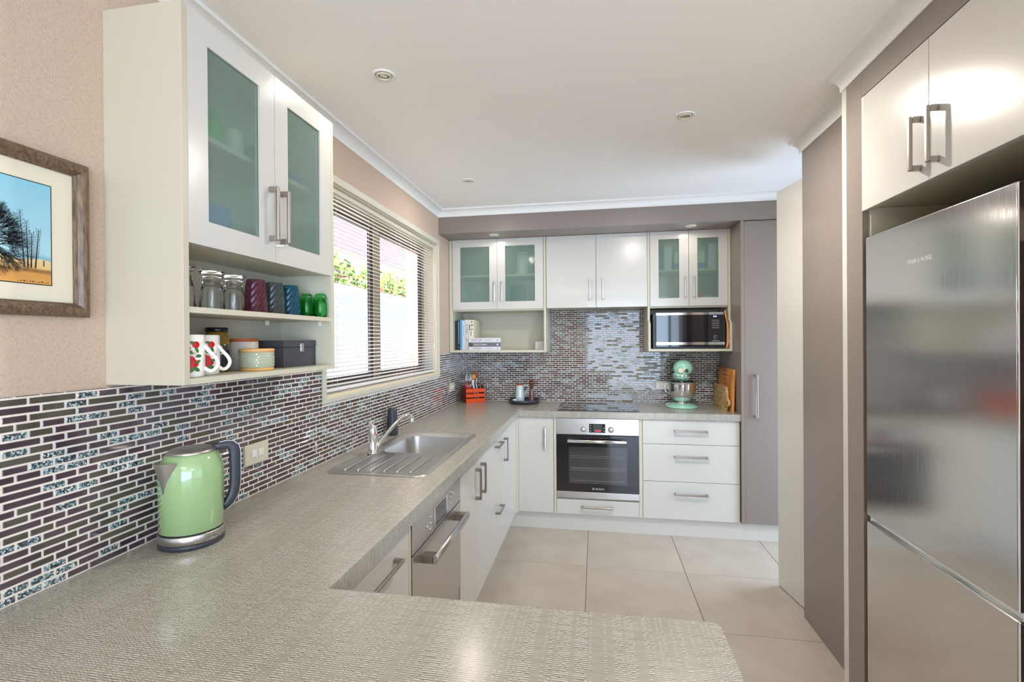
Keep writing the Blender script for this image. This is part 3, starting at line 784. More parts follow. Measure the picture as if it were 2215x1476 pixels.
def base_unit(name, label, parts_, loc, cat='cabinet', group=None):
    return thing(name, label, cat, loc, group)
KZ = .128
# left run: carcass units
def carc(parent, x0, x1, y0, y1, z0, z1): part(bx(x0, x1, y0, y1, z0, z1, 'edge_cream', bev=.0005), 'carcass', parent)
def front(parent, plane, a0, a1, z0, z1, name='door', f=None):
    g = .0015
    if plane == 'x': b = bx(FX-.017, FX, a0+g, a1-g, z0+g, z1-g, 'door_white', bev=.001)
    else: b = bx(a0+g, a1-g, FY, FY+.017, z0+g, z1-g, 'door_white', bev=.001)
    return part(b, name, parent)
c = thing('drawer_cabinet', 'white drawer unit under the worktop between dishwasher and peninsula', 'cabinet', (.3, -2.99, 0))
carc(c, .02, FX-.018, -3.25, -2.730, KZ, BB)
d = front(c, 'x', -3.25, -2.748, .60, .850, 'drawer'); part(handle((FX, -2.968, .778), 'y', .23, (1, 0, 0)), 'handle', d)
d = front(c, 'x', -3.25, -2.748, .365, .60, 'drawer'); part(handle((FX, -2.968, .54), 'y', .23, (1, 0, 0)), 'handle', d)
d = front(c, 'x', -3.25, -2.748, KZ, .365, 'drawer'); part(handle((FX, -2.968, .30), 'y', .23, (1, 0, 0)), 'handle', d)
part(bx(FX-.018, FX, -2.7465, -2.7295, KZ, .852, 'edge_cream'), 'filler_strip', c)

# dishwasher / drawer appliance
dw = thing('dishwasher', 'stainless steel dishwasher with bar handle under the worktop by the sink', 'dishwasher', (.3, -2.44, 0))
part(bx(.04, FX-.022, -2.724, -2.156, .03, .850, 'dark_gap'), 'tub', dw)
cp = part(bx(FX-.021, FX+.004, -2.724, -2.156, .730, .851, 'stainless', bev=.0015), 'control_panel', dw)
part(MB().box(FX+.004, FX+.0055, -2.515, -2.345, .737, .820, 'bright_nickel', bev=.0005).box(FX+.0055, FX+.0062, -2.490, -2.368, .743, .812, 'black_gloss'), 'display', cp)
for (yy, zz, r_) in ((-2.585, .775, .010), (-2.555, .800, .007), (-2.555, .777, .007), (-2.555, .754, .007), (-2.275, .800, .010), (-2.305, .812, .007), (-2.305, .789, .007), (-2.305, .766, .007)):
    part(MB().cyl((FX+.004, yy, zz), (FX+.008, yy, zz), r_, r_*.85, 'bright_nickel', 14), 'button', cp)
dd = part(bx(FX-.021, FX+.004, -2.724, -2.156, .352, .7255, 'stainless', bev=.0015), 'door', dw)
part(bx(FX-.025, FX-.006, -2.724, -2.156, .13, .347, 'stainless', bev=.0015), 'lower_panel', dw)
hb = MB(); hb.tube([(FX+.052, -2.640, .682), (FX+.052, -2.205, .682)], .0165, 'steel', 14, flat=(.6, 1))
for yy in (-2.622, -2.223): hb.box(FX+.004, FX+.046, yy-.018, yy+.018, .668, .696, 'nickel', bev=.001)
part(hb, 'handle', dd)

def door_unit(label, ydiv, hy, y0, y1):
    pass
c = thing('sink_cabinet', 'white double door cabinet under the sink bowl', 'cabinet', (.3, -1.81, 0))
carc(c, .02, FX-.018, -2.150, -1.470, KZ, .70)
d = front(c, 'x', -2.150, -1.808, KZ, .850); part(handle((FX, -1.860, .712), 'z', .160, (1, 0, 0)), 'handle', d)
d = front(c, 'x', -1.808, -1.468, KZ, .850); part(handle((FX, -1.752, .714), 'z', .160, (1, 0, 0)), 'handle', d)
c = thing('narrow_drawer_cabinet', 'narrow white two-drawer cabinet between sink cabinet and corner door', 'cabinet', (.3, -1.3, 0))
carc(c, .02, FX-.018, -1.468, -1.140, KZ, BB)
d = front(c, 'x', -1.468, -1.140, .452, .850, 'drawer'); part(handle((FX, -1.306, .793), 'y', .160, (1, 0, 0)), 'handle', d)
d = front(c, 'x', -1.468, -1.140, KZ, .452, 'drawer'); part(handle((FX, -1.300, .390), 'y', .160, (1, 0, 0)), 'handle', d)
c = thing('corner_cabinet', 'white corner cabinet with one tall door on each run', 'cabinet', (.3, -.6, 0))
b = MB().box(.02, FX-.018, -1.138, -.02, KZ, BB, 'edge_cream').box(FX-.018, .889, FY+.018, -.02, KZ, BB, 'edge_cream')
part(b, 'carcass', c)
d = front(c, 'x', -1.140, FY-.002-.026, KZ, .850); part(handle((FX, -1.094, .716), 'z', .156, (1, 0, 0)), 'handle', d)
d = front(c, 'y', FX+.017, .886, KZ, .850); part(handle((.820, FY, .696), 'z', .162, (0, -1, 0), mt='bright_nickel'), 'handle', d)
part(bx(FX-.017, FX+.017, FY-.026, FY+.008, KZ, .850, 'edge_cream'), 'corner_post', c)
# oven housing
c = thing('oven_housing', 'white housing below and beside the built-in oven, with a small drawer', 'cabinet', (1.21, -.3, 0))
b = MB().box(.889, .906, FY+.001, -.02, KZ, .852, 'edge_cream').box(1.514, 1.536, FY+.001, -.02, KZ, .852, 'edge_cream').box(.906, 1.514, FY+.018, -.02, KZ, .243, 'edge_cream')
part(b, 'carcass', c)
d = front(c, 'y', .907, 1.513, KZ, .241, 'drawer'); part(handle((1.208, FY, .190), 'x', .232, (0, -1, 0)), 'handle', d)
# drawers
c = thing('wide_drawer_cabinet', 'wide white three-drawer cabinet right of the oven', 'cabinet', (1.87, -.3, 0))
carc(c, 1.537, 2.209, FY+.018, -.02, KZ, BB)
for (z0, z1, hz) in ((.674, .850, .772), (.402, .674, .586), (KZ, .402, .316)):
    d = front(c, 'y', 1.538, 2.208, z0, z1, 'drawer'); part(handle((1.875, FY, hz), 'x', .232, (0, -1, 0)), 'handle', d)
# plinth
struct(MB().box(FX+.004-.06, 2.9, -.564, -.545, 0, KZ, 'door_white').box(FX-.075, FX-.056, -3.25, -.564, 0, KZ, 'door_white'), 'baseboard_kitchen')
c = thing('peninsula_cabinet', 'white cabinet block carrying the peninsula end of the worktop', 'cabinet', (.7, -3.65, 0))
part(bx(.02, 1.39, -3.99, -3.29, .10, BB, 'door_white', bev=.001), 'carcass', c)
part(bx(.06, 1.35, -3.95, -3.33, 0, .10, 'door_white'), 'plinth', c)

# ------------------------------------------------------------------ oven
ov = thing('oven', 'built-in stainless and black glass oven under the hob', 'oven', (1.21, -.3, .25))
x0, x1 = .9075, 1.5125
part(bx(x0+.01, x1-.01, FY+.02, -.05, .252, .84, 'black_plastic'), 'oven_body', ov)
cp = part(bx(x0, x1, FY-.004, FY+.02, .728, .849, 'stainless', bev=.0015), 'control_panel', ov)
part(bx(1.152, 1.270, FY-.0055, FY-.004, .746, .811, 'black_gloss'), 'display', cp)
lc = MB().box(1.180, 1.248, FY-.0062, FY-.0055, .752, .806, 'lcd_grey').text('14:31', .021, TF('-y', (1.194, FY-.0066, .752)), 'red_led', .0002)
for (xx, zz) in ((1.164, .797), (1.164, .778), (1.164, .759), (1.259, .778), (1.259, .759)): lc.box(xx-.003, xx+.003, FY-.0062, FY-.0055, zz-.003, zz+.003, 'paper_white')
part(lc, 'readout', cp)
for xx in (1.110, 1.312):
    k_ = MB(); k_.lathe(0, 0, [(.0215, 0), (.0215, .003), (.018, .006), (.0165, .022), (.015, .024), (0, .024)], 'steel', 28, M=Matrix.Translation((xx, FY-.004, .769)) @ Matrix.Rotation(PI/2, 4, 'X'))
    part(k_, 'knob', cp)
    mk = MB()
    for a in range(9):
        A = a*2*PI/9; mk.box(-.0012, .0012, -.0003, 0, -.0012, .0012, 'ink_black', M=Matrix.Translation((xx+.033*math.sin(A), FY-.0042, .769+.033*math.cos(A))))
    part(mk, 'dial_marks', cp)
dr = MB().box(x0, x1, FY-.004, FY+.02, .302, .7235, 'black_gloss', bev=.0015)
# glass with an inner window: dark tinted plate over an illuminated-looking cavity is opaque black here, racks show in front of the cavity plate
do = part(dr, 'oven_door', ov)
part(bx(1.000, 1.428, FY-.0046, FY-.004, .362, .637, 'oven_window' if 'oven_window' in MATS else 'black_gloss'), 'viewing_window', do)
rk = MB()
for zz in (.570, .556, .482, .474, .462, .385):
    rk.box(1.012, 1.412, FY-.0052, FY-.0047, zz-.0008, zz+.0008, 'grater_grey')
part(rk, 'rack_lines', do)
hb = MB().tube([(.993, FY-.048, .686), (1.420, FY-.048, .686)], .0125, 'bright_nickel', 14, flat=(.8, 1))
for xx in (1.012, 1.401): hb.box(xx-.012, xx+.012, FY-.042, FY-.004, .679, .693, 'steel', bev=.001)
part(hb, 'handle', do)
part(MB().text('BOSCH', .0165, TF('-y', (1.197, FY-.0046, .320)), 'paper_white', .0002, xs=1.15).tube([(1.181+.0075*math.cos(a*PI/6), FY-.0046, .3258+.0075*math.sin(a*PI/6)) for a in range(13)], .0008, 'paper_white', 5).box(1.178, 1.184, FY-.005, FY-.0045, .3225, .3290, 'paper_white'), 'maker_mark', do)
part(bx(x0, x1, FY-.006, FY+.02, .252, .300, 'stainless', bev=.0015), 'lower_trim', ov)

# ------------------------------------------------------------------ hob
hob = thing('hob', 'black glass hob set in the worktop above the oven', 'hob', (1.215, -.315, BT))
part(bx(.913, 1.520, -.570, -.060, BT+.0005, BT+.0055, 'black_gloss', bev=.0015), 'glass_plate', hob)
rg_ = MB()
for (xx, yy, r_) in ((1.06, -.19, .09), (1.37, -.19, .07), (1.06, -.42, .07), (1.37, -.42, .09)):
    rg_.loops([[(xx+rr*math.cos(2*PI*k/40), yy+rr*math.sin(2*PI*k/40), BT+.0057) for k in range(40)] for rr in (r_, r_+.0015)], 'grater_grey')
part(rg_, 'zone_rings', hob)

# ------------------------------------------------------------------ sink
sk = thing('sink', 'stainless steel sink with bowl and ridged drainer', 'sink', (.316, -1.98, BT))
cx, cy = .316, -1.982; W_, H_ = .432, .880
bwx, bwy, bww, bwh = .335, -1.832, .335, .400
N_ = 7
lp = [rrect(cx, cy, W_, H_, .045, BT+.0005, N_), rrect(cx, cy, W_-.006, H_-.006, .042, BT+.0045, N_), rrect(cx, cy, W_-.020, H_-.020, .036, BT+.0042, N_), rrect(cx, cy, W_-.030, H_-.030, .032, BT+.0018, N_),
      rrect(bwx, bwy, bww+.012, bwh+.012, .062, BT+.0018, N_), rrect(bwx, bwy, bww, bwh, .058, BT-.001, N_)]
b = MB().loops(lp, 'steel', smooth=True)
dk = part(b, 'deck', sk)
lp = [rrect(bwx, bwy, bww, bwh, .058, BT-.001, N_), rrect(bwx, bwy, bww-.012, bwh-.012, .056, BT-.10, N_), rrect(bwx, bwy, bww-.030, bwh-.030, .050, BT-.145, N_), rrect(bwx, bwy, bww-.08, bwh-.08, .03, BT-.158, N_), rrect(bwx, bwy, .08, .08, .039, BT-.160, N_)]
part(MB().loops(lp, 'steel', cap1=True), 'bowl', sk)
part(MB().lathe(bwx, bwy, [(.042, BT-.1598), (.040, BT-.157), (.030, BT-.159), (0, BT-.1595)], 'chrome', 24), 'waste', sk)
for k in range(6):
    xx = .165+k*.058
    part(MB().tube([(xx, -2.375, BT+.0012), (xx, -2.36, BT+.0035), (xx, -2.11, BT+.0035), (xx, -2.095, BT+.0012)], .0048, 'steel', 8, flat=(1, .8)), 'drainer_ridge', dk)
# tap
tp = thing('mixer_tap', 'chrome lever mixer tap standing at the sink', 'tap', (.160, -2.075, BT+.002))
tx, ty, tz = .148, -2.072, BT+.0046
part(MB().lathe(tx, ty, [(.027, tz), (.027, tz+.004), (.0225, tz+.008), (.0215, tz+.085), (.0225, tz+.087)], 'chrome', 28), 'body', tp)
part(MB().lathe(tx, ty, [(.0220, tz+.089), (.0225, tz+.092), (.0215, tz+.115), (.016, tz+.130), (.006, tz+.138), (0, tz+.139)], 'chrome', 28), 'cap', tp)
part(MB().tube([(tx, ty, tz+.132), (tx-.004, ty-.012, tz+.145), (tx-.010, ty-.03, tz+.150), (tx+.012, ty+.02, tz+.150)], [.004, .005, .006, .005], 'chrome', 8, flat=(1.4, .6)), 'lever', tp)
part(MB().cyl((tx+.0185, ty-.014, tz+.097), (tx+.0195, ty-.015, tz+.097), .004, .004, 'silicone_red', 10), 'hot_dot', tp)
sp0 = Vector((tx+.012, ty+.012, tz+.028)); sd = Vector((.125, .195, 0)).normalized()
pts = [sp0+sd*d_+Vector((0, 0, h_)) for d_, h_ in ((0, 0), (.05, .045), (.10, .088), (.145, .117), (.178, .128), (.200, .124), (.208, .112))]
part(MB().tube(curve([tuple(p) for p in pts]), .0094, 'chrome', 14, cap=True), 'spout', tp)
e = pts[-1]
part(MB().lathe(e.x, e.y, [(.0105, e.z-.020), (.0115, e.z-.016), (.0115, e.z-.002), (.009, e.z+.002)], 'chrome', 18), 'aerator', tp)
# black cylinder
solo(MB().lathe(.050, -1.622, [(.031, BT), (.032, BT+.003), (.031, BT+.06), (.027, BT+.120), (.025, BT+.148), (.021, BT+.155), (0, BT+.156)], 'charcoal', 28), 'brush_pot', 'tapered charcoal canister standing behind the tap against the tiles', 'canister')

# ------------------------------------------------------------------ kettle
kx, ky = .1135, -3.0865
kt = thing('kettle', 'pale green electric kettle with black handle on the worktop', 'kettle', (kx, ky, BT))
k0 = BT
part(MB().lathe(kx, ky, [(.074, k0), (.0775, k0+.002), (.0775, k0+.012), (.075, k0+.014)], 'charcoal', 48), 'power_base', kt)
part(MB().lathe(kx, ky, [(.0765, k0+.0145), (.078, k0+.016), (.078, k0+.036), (.0765, k0+.0375)], 'stainless', 48), 'steel_band', kt)
part(MB().lathe(kx, ky, [(.0745, k0+.038), (.0745, k0+.043)], 'black_plastic', 48, cap0=False, cap1=False), 'shadow_ring', kt)
part(MB().lathe(kx, ky, [(.074, k0+.0405), (.0765, k0+.043), (.0765, k0+.19), (.075, k0+.205), (.070, k0+.222), (.062, k0+.238), (.055, k0+.245)], 'kettle_green', 56), 'body', kt)
part(MB().lathe(kx, ky, [(.056, k0+.2435), (.057, k0+.246), (.053, k0+.251), (.045, k0+.255), (.02, k0+.257), (0, k0+.2575)], 'stainless', 40), 'lid', kt)
to_cam = Vector((camx-kx, camy-ky, 0)).normalized(); side = Vector((-to_cam.y, to_cam.x, 0))     # side: to the right as seen
hd = (side*1.0+to_cam*-.10).normalized(); sdv = (-side*.80+to_cam*.60).normalized()
def KP(v, r, h): return (kx+v.x*r, ky+v.y*r, k0+h)
hb = MB(); tn = Vector((-hd.y, hd.x, 0))
prof = [(.050, .249, .010), (.066, .251, .012), (.084, .252, .013), (.094, .249, .015), (.1005, .243, .016), (.1035, .232, .016), (.104, .21, .0155), (.1045, .19, .015), (.1045, .165, .015), (.104, .14, .015), (.101, .118, .015), (.096, .104, .0145), (.089, .092, .014), (.081, .083, .0125), (.072, .076, .011)]
lps = []
for k, (r_, h_, w_) in enumerate(prof):
    p = Vector(KP(hd, r_, h_)); q0 = prof[max(k-1, 0)]; q1 = prof[min(k+1, len(prof)-1)]
    d_ = Vector((hd.x*(q1[0]-q0[0]), hd.y*(q1[0]-q0[0]), q1[1]-q0[1])).normalized(); nn = d_.cross(tn).normalized()
    lps.append([tuple(p+tn*a_*.0115+nn*b_*w_*.85) for a_, b_ in ((1, -.7), (1, .7), (.7, 1), (-.7, 1), (-1, .7), (-1, -.7), (-.7, -1), (.7, -1))])
part(hb.loops(lps, 'charcoal', True, True, True), 'handle', kt)
tb = MB(); lps = []
for k, (r_, h_, w_) in enumerate(prof[1:]):
    k += 1; p = Vector(KP(hd, r_, h_)); q0 = prof[max(k-1, 0)]; q1 = prof[min(k+1, len(prof)-1)]
    d_ = Vector((hd.x*(q1[0]-q0[0]), hd.y*(q1[0]-q0[0]), q1[1]-q0[1])).normalized(); nn = d_.cross(tn).normalized()
    if nn.dot(Vector((hd.x, hd.y, .6))) < 0: nn = -nn
    c_ = p+nn*w_*.87; lps.append([tuple(c_+tn*a_*.0075+nn*b_*.0013) for a_, b_ in ((1, -1), (1, 1), (-1, 1), (-1, -1))])
part(tb.loops(lps, 'bright_nickel', True, True, True, smooth=False), 'handle_trim', kt)
# spout: open V-shaped beak
sp_ = MB(); st = Vector((-sdv.y, sdv.x, 0)); rows = []
for (h_, ro, hw) in ((.148, .0765, .004), (.160, .078, .007), (.178, .083, .012), (.198, .090, .021), (.216, .096, .029), (.230, .100, .033)):
    rows.append([KP(sdv, 0, 0)] and [tuple(Vector(KP(sdv, (.0740 if h_ < .2 else .064), h_))+st*hw), tuple(Vector(KP(sdv, (.073+ro)/2+.002, h_+.001))+st*hw*.62), KP(sdv, ro, h_+.003),
                 tuple(Vector(KP(sdv, (.073+ro)/2+.002, h_+.001))-st*hw*.62), tuple(Vector(KP(sdv, (.0740 if h_ < .2 else .064), h_))-st*hw)])
part(sp_.loops(rows, 'stainless', closed=False, smooth=True), 'spout', kt)
# embossed maker name round the steel band
tx_ = MB(); word = 'KITCHENAID'; a0 = math.atan2(to_cam.y, to_cam.x)+.02
for k, ch in enumerate(word):
    A = a0+k*.085; P_ = Vector((kx+.0782*math.cos(A), ky+.0782*math.sin(A), k0+.0215))
    R_ = Matrix(((-math.sin(A), 0, math.cos(A)), (math.cos(A), 0, math.sin(A)), (0, 1, 0))).to_4x4()
    tx_.text(ch, .0130, Matrix.Translation(P_) @ R_, 'nickel', .0006)
part(tx_, 'maker_name', kt)

# ------------------------------------------------------------------ outlets
def outlet(name, label, loc, axis, w_=.118, h_=.072, n=2, th=.010, mt='cream_plastic'):
    t = thing(name, label, 'outlet', loc)
    x, y, zz = loc
    def bb(u0, u1, z0, z1, d0, d1, m_, bev=0):
        if axis == '+x': return bx(x+d0, x+d1, y+u0, y+u1, zz+z0, zz+z1, m_, bev=bev)
        return bx(x+u0, x+u1, y-d1, y-d0, zz+z0, zz+z1, m_, bev=bev)
    part(bb(-w_/2, w_/2, -h_/2, h_/2, 0, th, mt, .0018), 'face_plate', t)
    for k in range(n):
        c = (k-(n-1)/2)*.034
        s_ = part(bb(c-.012, c+.012, -.017+.002, .017-.004, th, th+.003, 'white_plastic', .001), 'switch', t)
        part(bb(c-.008, c+.006, -.0125, -.0105, th+.003, th+.0034, 'ink_grey'), 'mark', s_)
    return t
outlet('double_switch', 'cream double wall switch on the tiles behind the kettle handle', (.0062, -2.700, 1.047), '+x')
outlet('power_point', 'cream power point on the left tiles beside the red utensil crate', (.0062, -.328, 1.048), '+x', .118, .072)
outlet('power_point', 'white power point on the back tiles behind the mint mixer', (1.762, -.0062, 1.050), '-y', .118, .072, mt='white_plastic')

# ================================================================== BACK WALL CUPBOARDS
YC = -.360; YD = -.342     # door face, carcass front
DT, DB = 2.270, 1.693
def back_door(parent, x0, x1, glass=None, hx=None, mtg='frosted_glass'):
    d = framed_door(parent, 'y', x0+.001, x1-.001, DB, DT, (YC, 1), glass, glass=mtg)
    part(handle((hx, YC, 1.836), 'z', .160, (0, -1, 0), stand=.030, w=.0055, mt='bright_nickel'), 'handle', d)
    return d
# left unit
c = thing('back_wall_cabinet', 'white corner wall cupboard with two glazed doors over an open book shelf', 'cabinet', (.42, -.18, 1.338))
part(bx(.004, .030, YD-.012, -.004, 1.338, DT, 'carcass_cream', bev=.0006), 'side_panel', c)
part(bx(.794, .812, YC+.001, -.007, 1.338, DT, 'carcass_cream', bev=.0006), 'side_panel', c)
part(bx(.030, .794, YD-.010, -.008, 1.338, 1.357, 'carcass_cream', bev=.0006), 'bottom_board', c)
part(bx(.030, .794, YD, -.008, 1.680, 1.696, 'carcass_cream'), 'shelf', c)
part(bx(.030, .794, YD+.02, -.02, 1.965, 1.980, 'carcass_cream'), 'shelf', c)
part(bx(.030, .794, YD, -.008, DT-.016, DT, 'carcass_cream'), 'top_board', c)
part(bx(.030, .794, -.020, -.008, 1.357, DT-.016, 'carcass_cream'), 'back_panel', c)
back_door(c, .034, .412, (.100, .347, 1.755, 2.208), .388)
back_door(c, .412, .792, (.480, .723, 1.755, 2.208), .452)
# middle unit
c = thing('back_wall_cabinet', 'plain white double door wall cupboard above the hob', 'cabinet', (1.21, -.18, DB))
part(bx(.814, 1.602, YD, -.007, DB+.002, DT, 'carcass_cream'), 'carcass', c)
back_door(c, .815, 1.210, None, 1.163); back_door(c, 1.211, 1.603, None, 1.264)
# right unit
c = thing('back_wall_cabinet', 'white wall cupboard with two glazed doors above the microwave shelf', 'cabinet', (1.91, -.18, 1.345))
part(MB().prism([(YC, DT), (-.008, DT), (-.008, 1.345), (-.405, 1.345), (-.405, 1.545), (-.398, 1.560), (-.362, 1.585), (YC, 1.60)], 'x', 1.604, 1.621, 'carcass_cream'), 'side_panel', c)
part(MB().prism([(YC, DT), (-.008, DT), (-.008, 1.345), (-.405, 1.345), (-.405, 1.545), (-.398, 1.560), (-.362, 1.585), (YC, 1.60)], 'x', 2.194, 2.211, 'carcass_cream'), 'side_panel', c)
part(bx(1.621, 2.194, -.404, -.008, 1.345, 1.363, 'carcass_cream'), 'bottom_board', c)
part(bx(1.621, 2.194, YD, -.008, 1.680, 1.696, 'carcass_cream'), 'shelf', c)
part(bx(1.621, 2.194, YD+.02, -.02, 1.965, 1.980, 'carcass_cream'), 'shelf', c)
part(bx(1.621, 2.194, YD, -.008, DT-.016, DT, 'carcass_cream'), 'top_board', c)
part(bx(1.621, 2.194, -.020, -.008, 1.363, DT-.016, 'carcass_cream'), 'back_panel', c)
back_door(c, 1.623, 1.910, (1.688, 1.840, 1.755, 2.210), 1.882)
back_door(c, 1.911, 2.193, (1.974, 2.126, 1.755, 2.210), 1.948)
# contents behind those panes
s1 = 1.9802; s2 = 1.6962
solo(MB().lathe(.60, -.2, [(.05, s1), (.055, s1+.01), (.055, s1+.2)], 'ceramic_white', 20), 'canister', 'tall white canister behind the second back glazed door', 'canister')
solo(MB().lathe(.56, -.2, [(.06, s2), (.07, s2+.01), (.06, s2+.2)], 'glass_teal', 20), 'vase', 'blue-grey vessel low behind the second back glazed door', 'vase')
solo(bx(1.74, 1.80, -.28, -.2, s1, s1+.19, 'paper_white', bev=.003), 'canister', 'white canister with orange rim behind the left pane above the microwave', 'canister')
solo(bx(1.735, 1.805, -.285, -.195, s1+.191, s1+.200, 'frost_orange', bev=.001), 'orange_tin', 'thin orange tin on the canister above the microwave', 'lid')
solo(bx(1.815, 1.87, -.28, -.2, s1, s1+.05, 'frost_blue', bev=.003), 'tin', 'blue tin behind the left pane above the microwave', 'tin')
solo(bx(1.82, 1.87, -.28, -.2, s1+.051, s1+.14, 'mat_board', bev=.003), 'box', 'cream box standing on the left blue tin above the microwave', 'box')
solo(bx(1.97, 2.05, -.28, -.2, s1, s1+.05, 'frost_blue', bev=.003), 'tin', 'blue tin behind the right pane above the microwave', 'tin')
solo(bx(1.975, 2.045, -.28, -.2, s1+.051, s1+.15, 'mat_board', bev=.003), 'box', 'cream box standing on the right blue tin above the microwave', 'box')
solo(bx(2.07, 2.13, -.28, -.2, s1, s1+.20, 'paper_white', bev=.003), 'carton', 'tall white carton at the right end above the microwave', 'carton')
for (xx, w_, lb) in ((1.69, .07, 'stack of white bowls low behind the left pane above the microwave'), (2.03, .10, 'stack of white bowls low behind the right pane above the microwave')):
    b = MB()
    for k in range(4): b.lathe(xx+w_/2, -.2, [(.03, s2+.018*k), (.055, s2+.018*k+.03), (.053, s2+.018*k+.03), (.028, s2+.018*k+.004)], 'ceramic_white', 18)
    solo(b, 'bowl_stack', lb, 'bowls')
solo(bx(1.985, 2.02, -.29, -.25, s2, s2+.10, 'frost_orange', bev=.003), 'carton', 'small orange carton low behind the right pane above the microwave', 'carton')

# books
bz = 1.3572
def book(name, x0, x1, y0, y1, z0, z1, mt, label, group, spine='upright', txt=None, tc='ink_black', tsz=.02, toff=.06, extra=None):
    t = thing(name, label, 'book', ((x0+x1)/2, (y0+y1)/2, z0), group)
    b = MB(); c_ = .0018
    if spine == 'upright':
        b.box(x0, x0+c_, y0, y1, z0, z1, mt).box(x1-c_, x1, y0, y1, z0, z1, mt).box(x0+c_, x1-c_, y0, y0+c_, z0, z1, mt); part(b, 'cover', t)
        part(bx(x0+c_, x1-c_, y0+c_, y1-.002, z0+.002, z1-.002, 'paper_edge'), 'pages', t)
        if txt:
            M_ = Matrix.Translation(((x0+x1)/2-tsz*.34, y0-.0003, z1-toff)) @ Matrix(((0, 1, 0), (0, 0, -1), (-1, 0, 0))).to_4x4()
            part(MB().text(txt, tsz, M_, tc, .0002), 'spine_title', t)
    else:
        b.box(x0, x1, y0, y1, z0, z0+c_, mt).box(x0, x1, y0, y1, z1-c_, z1, mt).box(x0, x1, y0, y0+c_, z0+c_, z1-c_, mt); part(b, 'cover', t)
        part(bx(x0+.002, x1-.002, y0+c_, y1-.002, z0+c_, z1-c_, 'paper_edge'), 'pages', t)
        if txt: part(MB().text(txt, tsz, TF('-y', (x0+toff, y0-.0003, (z0+z1)/2-tsz*.34)), tc, .0002, xs=1.1), 'spine_title', t)
    if extra: part(extra, 'spine_print', t)
    return t
G1, G2 = 'upright books on the back shelf', 'books lying flat on the back shelf'
yf = -.300
def ex(*bs):
    b = MB()
    for q in bs: b.box(q[0], q[1], yf-.0006, yf, q[2], q[3], q[4])
    return b
book('book', .040, .076, yf, -.06, bz, bz+.247, 'book_black', 'black upright book at the left end of the back shelf', G1, extra=ex((.060, .064, bz+.02, bz+.026, 'paper_white'), (.064, .070, bz+.05, bz+.24, 'ink_grey')))
book('book', .0785, .095, yf, -.05, bz+.0, bz+.255, 'book_blue', 'bright blue thin upright book on the back shelf', G1, extra=ex((.084, .090, bz+.01, bz+.02, 'paper_white')))
book('book', .0965, .122, yf, -.05, bz, bz+.250, 'book_pale', 'pale blue-grey upright book on the back shelf', G1, extra=ex((.106, .112, bz+.12, bz+.21, 'ink_grey')))
book('book', .124, .150, yf, -.05, bz, bz+.256, 'paper_white', 'white upright book with black title GO FISH', G1, txt='GO FISH', tsz=.021, toff=.036, extra=ex((.134, .137, bz+.07, bz+.10, 'ink_black'), (.133, .140, bz+.015, bz+.018, 'ink_black')))
b2 = ex((.157, .163, bz+.165, bz+.215, 'ink_black'), (.174, .187, bz+.17, bz+.178, 'ink_black'), (.172, .190, bz+.205, bz+.213, 'ink_black'), (.176, .182, bz+.228, bz+.246, 'ink_black'), (.170, .176, bz+.12, bz+.16, 'book_grey'))
book('book', .1515, .196, yf, -.05, bz, bz+.254, 'mat_board', 'cream and black printed upright book behind the flat stack', G1, extra=b2)
ys = -.335
def ex2(*bs):
    b = MB()
    for q in bs: b.box(q[0], q[1], ys-.0006, ys, q[2], q[3], q[4])
    return b
xs0, xs1 = .163, .432
book('flat_book', xs0, xs1, ys, -.303+.0, bz, bz+.028, 'paper_white', 'white book titled STOKED, lowest of the flat stack', G2, 'flat', 'STOKED', 'ink_black', .018, .036, ex2((.30, .36, bz+.012, bz+.016, 'ink_grey'), (.398, .412, bz+.010, bz+.018, 'ink_grey')))
book('flat_book', xs0, xs1, ys, -.303, bz+.0285, bz+.063, 'book_grey', 'grey book titled DEPOT, middle of the flat stack', G2, 'flat', 'DEPOT', 'paper_white', .022, .040, ex2((xs0, xs0+.03, bz+.030, bz+.062, 'book_brown'), (.275, .315, bz+.042, bz+.048, 'paper_white'), (.400, .415, bz+.038, bz+.052, 'paper_white')))
book('flat_book', xs0, xs1, ys, -.303, bz+.0635, bz+.101, 'paper_white', 'white book titled EAT UP, top of the flat stack', G2, 'flat', 'EAT UP', 'ink_purple', .024, .024, ex2((.30, .36, bz+.078, bz+.083, 'ink_grey'), (.398, .414, bz+.076, bz+.085, 'ink_grey')))
for o in list(bpy.data.objects):
    pass
solo(bx(.705, .776, -.215, -.205, bz, bz+.068, 'stoneware', bev=.001), 'card_block', 'small pale pink square card leaning at the right end of the back shelf', 'card')

# microwave
mw = thing('microwave', 'black glass microwave with chrome rails in the back cupboard niche', 'microwave', (1.92, -.2, 1.364))
m0, m1, mz0, mz1, my = 1.664, 2.163, 1.368, 1.640, -.380
part(bx(m0-.022, m1+.012, my+.022, -.025, mz0-.004, mz1-.004, 'charcoal', bev=.003), 'body', mw)
dd = part(bx(m0, m0+.378, my, my+.022, mz0+.010, mz1, 'black_gloss', bev=.002), 'door', mw)
part(bx(m0, m0+.378, my-.002, my+.001, mz1-.018, mz1, 'chrome', bev=.0008), 'top_rail', dd)
part(bx(m0, m0+.378, my-.002, my+.001, mz0+.026, mz0+.046, 'chrome', bev=.0008), 'bottom_rail', dd)
cp = part(bx(m0+.380, m1, my, my+.022, mz0+.010, mz1, 'black_gloss', bev=.002), 'control_panel', mw)
b = MB().box(m0+.380, m1, my-.002, my+.001, mz1-.018, mz1, 'chrome').box(m0+.380, m1, my-.002, my+.001, mz0+.026, mz0+.046, 'chrome'); part(b, 'rail', cp)
part(MB().text('8:35', .014, TF('-y', (m0+.418, my-.0004, mz1-.036)), 'blue_led', .0002), 'clock_display', cp)
bb = MB()
